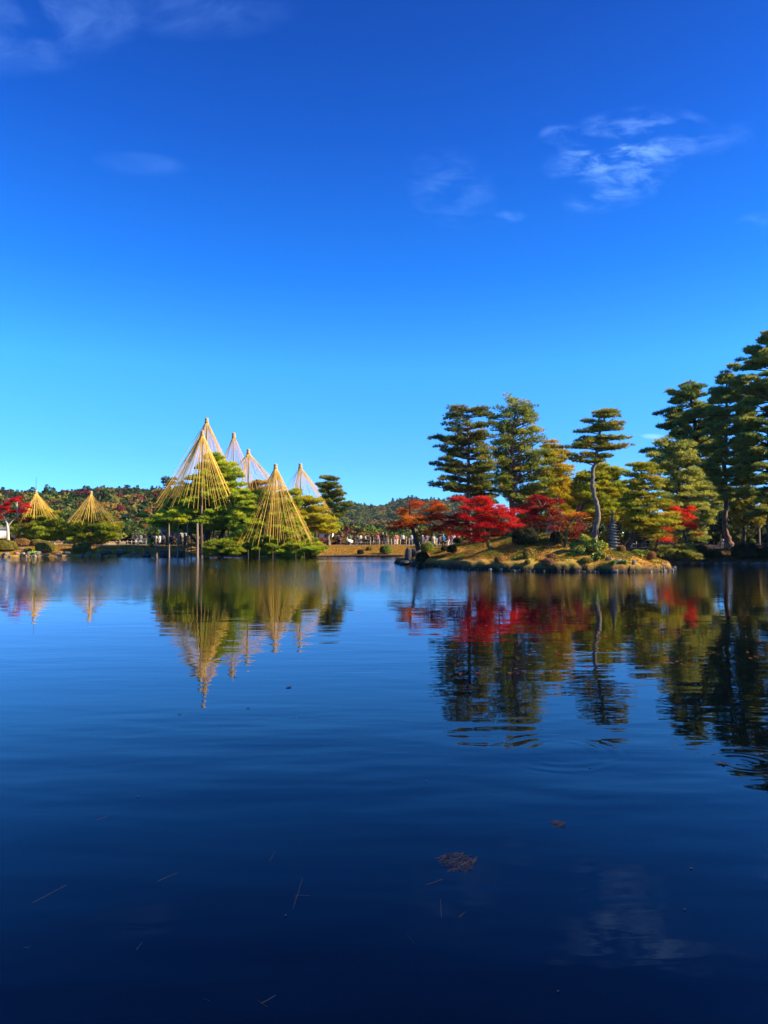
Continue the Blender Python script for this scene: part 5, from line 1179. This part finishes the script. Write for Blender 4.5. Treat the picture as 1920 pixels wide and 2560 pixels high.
person('visitor in dark jacket with a pink bag on the lawn corner', 846.5, 99, 'stand', (0.04, 0.02, 0.04), BLK, face=0.4, extras=[('handbag', (0.62, 0.08, 0.38))])
person('visitor in green and white jacket behind the slanting board', 876, 100.5, 'hold', (0.10, 0.36, 0.14), WHT, face=-1.4, extras=[('coat', (0.6, 0.58, 0.5))])
person('visitor in soft grey skirt left of the beige long coat', 893, 100, 'stand', (0.30, 0.22, 0.22), (0.55, 0.52, 0.48), face=-0.8, extras=[('coat', (0.5, 0.48, 0.45))])
person('visitor in long beige coat and black trousers', 902, 99.6, 'stand', (0.60, 0.52, 0.38), BLK, (0.04, 0.02, 0.015), 0.9, 1.72, extras=[('coat', (0.60, 0.52, 0.38))])
person('visitor in black with a big white shoulder bag', 915, 99.5, 'photo', BLK, BLK, face=-0.5, extras=[('backpack', WHT)])
person('visitor in dark jacket raising a phone beside the white bag', 921, 100.4, 'photo', (0.03, 0.03, 0.035), BLK, face=0.2)
person('visitor in navy jacket walking left of the striped top', 931, 99.8, 'walk', NAVY, BLK, face=-1.3)
person('visitor in red and pink striped top and jeans', 944, 99.4, 'stand', (0.55, 0.05, 0.12), (0.10, 0.09, 0.14), face=FB, h=1.66, extras=[('stripes', (0.72, 0.45, 0.5))])
person('tallest visitor in long black coat with light hair', 957, 99.7, 'stand', BLK, NAVY, (0.5, 0.45, 0.36), FB, 1.82, extras=[('coat', BLK)])
person('visitor in brown jacket with blond hair behind the fence', 966, 99.9, 'hold', BRW, GRY, (0.45, 0.30, 0.08), 2.6)
person('visitor in pink coat behind the pale picket fence', 987, 101.5, 'stand', (0.6, 0.26, 0.24), (0.55, 0.5, 0.48), face=-0.6, extras=[('coat', (0.6, 0.26, 0.24))])
person('visitor in orange red jacket behind the pale picket fence', 993, 101.8, 'hold', (0.62, 0.12, 0.05), CRM, face=0.9)
person('visitor in white top and black trousers left of the dark trunk', 1007, 99.5, 'stand', WHT, BLK, face=FB, h=1.68)
person('visitor in white jacket framed by the dark leaning trunk', 1029, 99.5, 'stand', (0.6, 0.6, 0.58), GRY, face=FB, h=1.74)
person('visitor with yellow green backpack and pale jeans', 1046, 97.8, 'stand', (0.5, 0.56, 0.22), (0.25, 0.38, 0.52), face=0.1, extras=[('backpack', BLK)])
person('visitor in purple coat with white hair', 1056.5, 96.8, 'stand', (0.20, 0.11, 0.34), BLK, (0.66, 0.64, 0.6), 0.1, 1.62, extras=[('coat', (0.20, 0.11, 0.34))])
person('visitor in mauve jacket behind the purple coat', 1067, 98, 'stand', (0.28, 0.15, 0.20), GRY, face=0.2)
person('visitor in cream coat facing away beside the notice board', 1084, 96.5, 'stand', (0.68, 0.62, 0.42), (0.06, 0.02, 0.02), (0.3, 0.2, 0.12), 0.1, 1.7, extras=[('coat', (0.68, 0.62, 0.42))])
person('visitor in bright blue jacket and dark trousers', 1108, 96, 'stand', (0.02, 0.20, 0.50), BLK, (0.5, 0.42, 0.36), 0.05, 1.82)
person('visitor in red jacket with white shorts right of the blue jacket', 1121, 96.6, 'hold', (0.45, 0.08, 0.08), (0.7, 0.66, 0.62), face=1.2, h=1.66)
person('visitor in mauve grey coat at the edge of the island shoulder', 1129, 97, 'stand', (0.42, 0.30, 0.32), (0.5, 0.45, 0.45), face=-0.6, extras=[('coat', (0.42, 0.30, 0.32))])
person('visitor with white hat peeping above the dark dome shrub', 1136, 97.5, 'stand', (0.55, 0.5, 0.42), GRY, face=0.5, extras=[('hat', WHT)])
person('visitor in red cap jacket above the dark domed shrub', 1146, 97.5, 'stand', (0.50, 0.08, 0.10), GRY, (0.5, 0.2, 0.15), 0.7)

# ------------------------------------------------------------------ boards, pagoda, lantern, posts, buildings
def part(nm, vf, m, e, smooth=False):
    return obj(nm, mesh(nm, vf[0], vf[1], m, smooth=smooth), e)
D = 98.6; X = P(868.5, 1340, D)[0]; z = float(ground_z(X, D))
e = thing('notice_board', (X, D, z), 'slim notice post with slanting board at the lawn corner', 'notice board')
part('post', boxm(0.09, 0.09, 1.5, (0, 0, 0.75)), M_bamboo, e)
b = part('panel', boxm(0.95, 0.05, 0.5, (0, 0, 0)), M_metal, e); b.location = (0.3, -0.2, 0.75); b.rotation_euler = (-0.8, 0.35, 0)
part('cap', boxm(0.8, 0.3, 0.05, (0, 0, 1.53)), M_pole_dark, e)
D = 95.5; X = P(1092, 1340, D)[0]; z = float(ground_z(X, D))
e = thing('notice_board', (X, D, z), 'roofed grey notice board between the cream and blue visitors', 'notice board')
part('post', boxm(0.1, 0.1, 1.95, (0, 0, 0.97)), M_metal, e); part('panel', boxm(0.62, 0.06, 0.8, (0.3, 0.05, 1.35)), M_pole_dark, e)
r_ = part('roof', boxm(1.1, 0.5, 0.06), M_tile, e); r_.location = (0.2, 0, 2.0); r_.rotation_euler = (0, 0.25, 0)

g = hit(1532, 1376); D = g[1] + 1.0; s = D / FPX; X = P(1532, 1376, D)[0]; z0 = P(0, 1376, D)[2]
e = thing('stone_pagoda', (X, D, z0), 'many tiered grey stone pagoda with slender spire on the island end', 'pagoda')
def sq(prof, k=4):
    v, f = lathe(prof, k); a = math.pi / 4 + 0.25
    Rm = np.array([[math.cos(a), -math.sin(a), 0], [math.sin(a), math.cos(a), 0], [0, 0, 1]]); return v @ Rm.T, f
zt = 0.0
part('base', sq([(0.56, -0.5), (0.56, 0.14), (0.0, 0.14)]), M_stone_grey, e); zt = 0.14
for i in range(9):
    w_ = 0.50 - 0.030 * i; hb = 0.155 - 0.006 * i
    part('tier', sq([(w_ * 0.70, zt), (w_ * 0.70, zt + hb), (0, zt + hb)]), M_stone_grey, e)
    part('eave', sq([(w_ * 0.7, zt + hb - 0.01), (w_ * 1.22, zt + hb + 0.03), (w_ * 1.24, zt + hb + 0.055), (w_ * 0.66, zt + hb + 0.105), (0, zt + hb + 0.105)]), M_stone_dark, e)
    zt += hb + 0.10
prof = [(0.17, zt)]
for i in range(8): prof += [(0.17 - i * 0.012, zt + 0.02 + i * 0.085), (0.10 - i * 0.006, zt + 0.06 + i * 0.085)]
prof += [(0.05, zt + 0.72), (0.10, zt + 0.78), (0.09, zt + 0.86), (0.0, zt + 0.93)]
part('spire', lathe(prof, 10), M_stone_dark, e, True)
g = hit(1372, 1336); D = 66; p0 = P(1372, 1334, D)
e = thing('stone_lantern', p0, 'pale stone lantern under the dark red maple', 'lantern')
part('base', sq([(0.42, -0.3), (0.42, 0.16), (0.22, 0.3), (0, 0.3)]), M_rock_pale, e); part('shaft', lathe([(0.12, 0.3), (0.11, 0.75)], 10), M_rock_pale, e, True)
part('light_box', sq([(0.26, 0.75), (0.2, 0.82), (0.2, 1.05), (0, 1.05)]), M_stone_grey, e); part('roof', sq([(0.36, 1.05), (0.34, 1.1), (0.06, 1.28), (0, 1.36)]), M_rock_pale, e)
for lab, px, pb, pt in (('thin wooden gauge post with crossbar at the island end waterline', 1661, 1433, 1412), ('small T shaped metal stand at the right end of the island', 1666, 1414, 1405)):
    x_, y_ = (wp(px, pb) if pb > 1425 else hit(px, pb)[:2]); b0 = np.array([x_, y_, 0.0]); hh = P(px, pt, y_)[2]
    if pb < 1425: b0 = hit(px, pb); hh = P(px, pt, b0[1])[2] - b0[2]
    e = thing('gauge_post', b0, lab, 'post'); part('post', tube([(0, 0, -0.5), (0, 0, hh)], [0.045, 0.04], 7), M_pole, e, True); part('crossbar', boxm(0.36, 0.06, 0.05, (-0.02, 0, hh - 0.02)), M_pole, e)
e = thing('path_lamp', P(1807, 1370, 75), 'low garden lamp with round white globe at the right bank', 'lamp')
part('post', tube([(0, 0, -0.2), (0, 0, 0.7)], [0.035, 0.035], 7), M_metal_dark, e, True); part('globe', lathe([(0.0, 0.7), (0.1, 0.74), (0.13, 0.83), (0.1, 0.92), (0, 0.96)], 10), M_white, e, True)
e = thing('garden_post', P(1899, 1356, 80), 'pale wooden post beyond the fence on the right', 'post')
part('post', tube([(0, 0, -0.3), (0, 0, 1.7)], [0.1, 0.09], 8), M_pole, e, True); part('cap', boxm(0.3, 0.3, 0.06, (0, 0, 1.72)), M_pole, e)
blob_tree('support_tree', 'slim dark tree standing behind the globe lamp', 'tree', 1800, 1290, 86, 22, 50, (0.05, 0.07, 0.02), None, 'flat', 88, n=500, base=1.25)

def house(label, px, py_b, D, w, h, d, roof_m, wins=2, wall=M_white):
    b0 = P(px, py_b, D)
    e = thing('house', b0, label, 'house'); part('wall', boxm(w, d, h, (0, 0, h / 2)), wall, e)
    rv = np.array([(-w / 2 - .4, -d / 2 - .4, h + 0.003), (w / 2 + .4, -d / 2 - .4, h + 0.003), (w / 2 + .4, d / 2 + .4, h + 0.003), (-w / 2 - .4, d / 2 + .4, h + 0.003), (-w / 2 + .5, 0, h * 1.45), (w / 2 - .5, 0, h * 1.45)])
    obj('roof', mesh('roof', rv, [np.array([[0, 1, 5, 4], [2, 3, 4, 5], [3, 2, 1, 0]]), np.array([[1, 2, 5], [3, 0, 4]])], roof_m), e)
    for i in range(wins):
        x = (i + 0.5) / wins * w - w / 2
        q = part('window', boxm(w / wins * 0.5, 0.08, h * 0.35, (x, -d / 2 - 0.03, h * 0.55)), M_metal_dark, e); part('pane', boxm(w / wins * 0.42, 0.03, h * 0.29, (x, -d / 2 - 0.085, h * 0.55)), M_glass, q)
    return e
house('pale walled house with grey roof at the left edge', -14, 1346, 118, 2.4, 1.5, 3, M_tile, 2)
house('dark roofed house high on the left hill', 37, 1252, 300, 3.4, 1.6, 3, M_tile, 2, M_stone_grey)
house('white building behind the grey trunk at the lawn corner', 806, 1352, 120, 3.6, 1.5, 3, M_white, 2)
house('tiny white house on the far slope', 957, 1311, 640, 3.6, 1.6, 3, M_tile, 2)
house('tiny white house beside another on the far slope', 968, 1309, 660, 2.6, 1.6, 3, M_tile, 1)
house('white shed seen under the leftmost roped pine', 101, 1362, 112, 1.8, 1.5, 2.5, M_white, 1)
house('long low rest house behind the prop poles', 436, 1352, 116, 3.6, 1.9, 3, M_tile, 3, M_stone_grey)
for lab, px, pt, pb in (('white lattice pylon on the distant ridge', 954, 1279, 1296), ('smaller faint pylon left on the distant ridge', 882, 1288, 1300)):
    D = 900; b0 = P(px, pb, D); hh = P(px, pt, D)[2] - b0[2]
    e = thing('pylon', b0, lab, 'pylon', 'pylons on the ridge')
    for a in (-1, 1):
        for b_ in (-1, 1): part('leg', tube([(a * 1.3, b_ * 1.3, -8), (a * 0.3, b_ * 0.3, hh)], [0.28, 0.2], 5), M_metal, e)
    for q in (0.45, 0.65, 0.85): part('arm', boxm(4.5 - 2 * q, 0.3, 0.3, (0, 0, hh * q)), M_metal, e)

# ------------------------------------------------------------------ ground cover and fallen leaves
rng = np.random.default_rng(61)
n = 60000; X = rng.uniform(1, 23.5, n); Y = rng.uniform(49.5, 70, n); d = poly_dist(X, Y, ISL)
ok = d > np.where(X < 14, 0.75, 0.2) + 0.35 * np.sin(X * 3.1) * np.sin(X * 1.3); X, Y = X[ok], Y[ok]; Z = island_z(X, Y)
patch = np.sin(X * 1.3 + 0.7 * np.sin(Y * 1.1)) * np.cos(Y * 0.9 - X * 0.4)
ok = (Z > 0.02) & ((patch > 0.0) | (rng.uniform(size=len(X)) < 0.35)); X, Y, Z, patch = X[ok], Y[ok], Z[ok], patch[ok]
pts = np.stack([X, Y, Z + 0.01], -1)
gold = palette([(0.34, 0.20, 0.02), (0.28, 0.13, 0.02), (0.40, 0.26, 0.03)], len(X), rng); grn = palette([(0.24, 0.22, 0.02), (0.14, 0.16, 0.02), (0.10, 0.12, 0.02)], len(X), rng)
t = sm((patch + 0.1) / 0.6)[:, None]; col = gold * (1 - t) + grn * t
V, F, C = blades(pts, np.tile([[0, 0, 1.0]], (len(X), 1)), 0.11, 0.045, 3, 0.55, rng, col, 0.2)
tag(obj('moss_and_grass', mesh('moss_and_grass', V, F, M_leaf, C)), 'golden moss and low grass tufts covering the island mound', kind='stuff')
n = 60000; X = rng.uniform(-52, 8, n); dd = rng.uniform(0.05, 7.4, n); Y = shore(X) + dd; ok = ~((X > -28) & (X < -8) & (rng.uniform(size=n) < 0.6)); X, Y = X[ok], Y[ok]
pts = np.stack([X, Y, ground_z(X, Y)], -1)
V, F, C = blades(pts, np.tile([[0, 0, 1.0]], (len(X), 1)), 0.10, 0.07, 2, 0.5, rng, palette([(0.48, 0.28, 0.04), (0.38, 0.19, 0.03), (0.55, 0.34, 0.06), (0.30, 0.20, 0.03)], len(X), rng), 0.2)
tag(obj('lawn_grass', mesh('lawn_grass', V, F, M_leaf, C)), 'dry golden grass on the far lawn slopes', kind='stuff')
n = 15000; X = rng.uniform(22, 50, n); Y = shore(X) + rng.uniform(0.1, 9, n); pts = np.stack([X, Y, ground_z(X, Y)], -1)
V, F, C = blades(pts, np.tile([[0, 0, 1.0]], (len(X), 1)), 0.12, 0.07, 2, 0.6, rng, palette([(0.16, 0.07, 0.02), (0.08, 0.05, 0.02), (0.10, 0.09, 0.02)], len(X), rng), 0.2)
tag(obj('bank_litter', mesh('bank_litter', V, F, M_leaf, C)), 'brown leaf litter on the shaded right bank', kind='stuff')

# leaves, twigs and needles afloat
def star_leaf(r=1.0):
    a = np.arange(14) * math.pi / 7; rr = np.where(np.arange(14) % 2 == 0, 1.0, 0.42) * r
    V = np.vstack([np.stack([rr * np.cos(a), rr * np.sin(a), 0.12 * rr * np.abs(np.cos(a * 1.5))], -1), [[0, 0, 0.03]]])
    F = np.array([[14, i, (i + 1) % 14] for i in range(14)]); return V, F
LV, LF = star_leaf()
LEAFM = {}
def leafmat(c):
    if c not in LEAFM: LEAFM[c] = mesh('floating_leaf', LV, LF, solid('floating_leaf', c, rough=0.6))
    return LEAFM[c]
RL, DL, BL, YL = (0.60, 0.02, 0.02), (0.012, 0.010, 0.010), (0.03, 0.02, 0.02), (0.45, 0.34, 0.04)
FL = [(897, 1535, 9, RL, 'red maple leaf afloat left of its twin in the open water'), (903, 1529, 7, RL, 'red maple leaf just above another in the open water'), (70, 1516, 5, RL, 'red leaf afloat near the left edge'), (71, 1527, 5, RL, 'red leaf afloat just below another near the left edge'),
      (610, 1542, 6, YL, 'yellow leaf afloat in the pine reflection'), (298, 1549, 5, BL, 'pale brown leaf afloat on the left open water'), (262, 1517, 5, BL, 'brown leaf afloat under the left rope cone reflection'),
      (722, 1719, 20, DL, 'large dark curled leaf afloat in the middle of the pond'), (620, 1771, 11, DL, 'dark curled leaf afloat left below the largest dark leaf'), (449, 1786, 10, DL, 'dark ragged leaf afloat below the tall cone reflection'),
      (448, 1640, 8, DL, 'dark leaf afloat left of the tall cone reflection'), (650, 1795, 5, DL, 'tiny dark leaf afloat below the curled one'), (741, 1796, 4, DL, 'tiny dark speck of leaf right of the others'), (587, 1693, 9, DL, 'thin dark leaf afloat right of the cone tips reflection'),
      (345, 1992, 12, BL, 'brown leaf afloat in the dark near water at left'), (542, 1819, 5, DL, 'small dark leaf afloat low in the middle left'), (1066, 1953, 10, BL, 'brown leaf afloat below the tall pines reflection'), (1475, 1920, 8, DL, 'dark leaf inside the wide ripple ring'),
      (1805, 1910, 34, DL, 'large dark leaf raft inside the right ripple'), (1216, 1565, 9, RL, 'bright red leaf afloat in the scarlet reflection'), (1515, 1592, 11, RL, 'bright red leaf beside the white trunk reflection'), (1502, 1596, 9, RL, 'bright red leaf left of the white trunk reflection twin'),
      (1565, 1565, 8, RL, 'red leaf afloat right of the white trunk reflection'), (1870, 1538, 8, RL, 'red leaf afloat near the right edge'), (1728, 2172, 16, BL, 'twig-like leaf in the small right ripple'), (1712, 2275, 12, BL, 'pale leaf afloat low at the right'),
      (1380, 1640, 7, BL, 'pale leaf afloat in the broad pine reflection'), (1755, 1602, 9, BL, 'dull leaf afloat in the grey pine reflection'), (714, 2290, 13, BL, 'pale oval leaf afloat in the dark lower water'), (1395, 2560 - 80, 12, BL, 'pale leaf near the bottom right of the water')]
for i, (px, py, w_, c_, lab) in enumerate(FL):
    x, y = wp(px, py); r_ = w_ / 2 / FPX * y * (0.65 if c_ is BL else 1); o = obj('floating_leaf', leafmat(c_), None, (x, y, 0.006)); o.scale = (r_, r_ * (1.4 if c_ is DL else 1.0), min(r_, 0.12)); o.rotation_euler = (0, 0, i * 1.3)
    tag(o, lab, 'leaf', 'leaves afloat on the pond')
M_stalk = solid('drowned_straw', (0.018, 0.020, 0.026), (0.032, 0.032, 0.036), 6, 0.8)
TW = [(125, 2235, 44, 0.75, 'pale straw stalk afloat in the lower left water'), (420, 2193, 34, 0.5, 'pale bent stalk afloat in the lower middle left'), (755, 2240, 38, 0.05, 'pale stalk of a crossed pair in the lower middle'), (745, 2232, 18, 1.45, 'short upright stalk of the crossed pair'),
      (655, 2510, 30, -0.5, 'thin stalk near the bottom middle'), (670, 2500, 32, 0.55, 'forked pale stalk near the bottom middle'), (1086, 2206, 44, 0.25, 'slightly curved stalk below the needle clump'), (1155, 2288, 18, 0.6, 'short pale stalk below the curved one'),
      (1102, 2271, 16, 1.4, 'small upright twig below the needle clump'), (1025, 2347, 20, -0.9, 'short thin stalk of the lower middle right'), (255, 2046, 22, 0.5, 'fine stalk afloat above the lower left'), (65, 2370, 14, 0.1, 'tiny twig near the lower left edge'),
      (515, 2500, 20, -0.4, 'tiny hooked stalk near the bottom'), (680, 2142, 14, 1.3, 'faint curled stalk right of the lower middle'), (348, 2366, 14, 1.2, 'small tilted stalk low on the left')]
for i, (px, py, w_, a, lab) in enumerate(TW):
    x, y = wp(px, py); L_ = w_ / FPX * y; kx = np.linspace(-0.5, 0.5, 6); lat = L_ * math.tan(a) * (y / CAMH) * 0.5 if abs(a) > 0.9 else L_ * math.tan(a) * (y / CAMH)
    lat = max(min(lat, 0.5), -0.5)
    pts = np.stack([kx * L_ * (0.3 if abs(a) > 0.9 else 1), kx * lat + 0.05 * L_ * np.sin(kx * 5 + i), np.full(6, 0.003)], -1)
    v, f = tube(pts, 0.0009, 4); o = obj('floating_stalk', mesh('floating_stalk', v, f, M_stalk), None, (x, y, 0)); tag(o, lab, 'stalk', 'stalks afloat on the near water')
def needle_raft(lab, px, py, w_, n, seed):
    rng = np.random.default_rng(seed); x, y = wp(px, py); rx = w_ / 2 / FPX * y; tb = Bag()
    for i in range(n):
        a = rng.uniform(0, 6.28); r_ = math.sqrt(rng.uniform()) ; c = np.array([rx * r_ * math.cos(a) * (1 + 0.2 * math.sin(3 * a)), 1.3 * rx * r_ * math.sin(a), 0.003]); b = rng.uniform(0, 3.14); l_ = rng.uniform(0.02, 0.05)
        dv = np.array([math.cos(b), math.sin(b), 0]) * l_; tb.add(*tube([c - dv, c + dv], 0.0009, 3, cap=False))
    o = obj('pine_needle_raft', tb.me('pine_needle_raft', solid('brown_needles', (0.030, 0.019, 0.020), rough=0.6)), None, (x, y, 0)); tag(o, lab, 'pine needles')
needle_raft('brown raft of tangled pine needles in the near water', 1145, 2155, 84, 170, 3)
needle_raft('small faint raft of pine needles further out', 1394, 2060, 26, 50, 4)
# many small leaves over the sheltered water at the right
rng = np.random.default_rng(99); n = 300; px = rng.uniform(1120, 1920, n); py = 1470 + rng.uniform(0, 1, n) ** 1.4 * 190 + (px < 1500) * 30
Vs, Fs = Bag(), None
tb = Bag()
for i in range(n):
    x, y = wp(px[i], py[i]); r_ = rng.uniform(0.02, 0.06) ; a = rng.uniform(0, 6.28); Rm = np.array([[math.cos(a), -math.sin(a), 0], [math.sin(a), math.cos(a), 0], [0, 0, 1]])
    tb.add((LV * r_) @ Rm.T + np.array([x, y, 0.005]), LF, [(0.45, 0.03, 0.02), (0.35, 0.14, 0.03), (0.16, 0.09, 0.04)][rng.integers(3)])
tag(obj('floating_leaves', tb.me('floating_leaves', M_leaf)), 'scattered fallen maple leaves on the sheltered right water', kind='stuff')

# ------------------------------------------------------------------ air
hz = bpy.data.materials.new('haze'); hz.use_nodes = True; hn = hz.node_tree.nodes; hn.clear()
ho = hn.new('ShaderNodeOutputMaterial'); hv_ = hn.new('ShaderNodeVolumePrincipled')
hv_.inputs['Color'].default_value = (0.50, 0.76, 1.0, 1); hv_.inputs['Density'].default_value = 0.00007; hv_.inputs['Anisotropy'].default_value = 0.2
hz.node_tree.links.new(hv_.outputs[0], ho.inputs['Volume'])
V, F = boxm(2, 2, 1)
hb = obj('haze', mesh('haze', V * np.array([4300, 6700, 66]) + np.array([0, 0, 0.0]), F, hz), None, (0, 3000, 31))
tag(hb, 'thin pale blue haze filling the valley air', kind='stuff')
SC.cycles.volume_bounces = 0
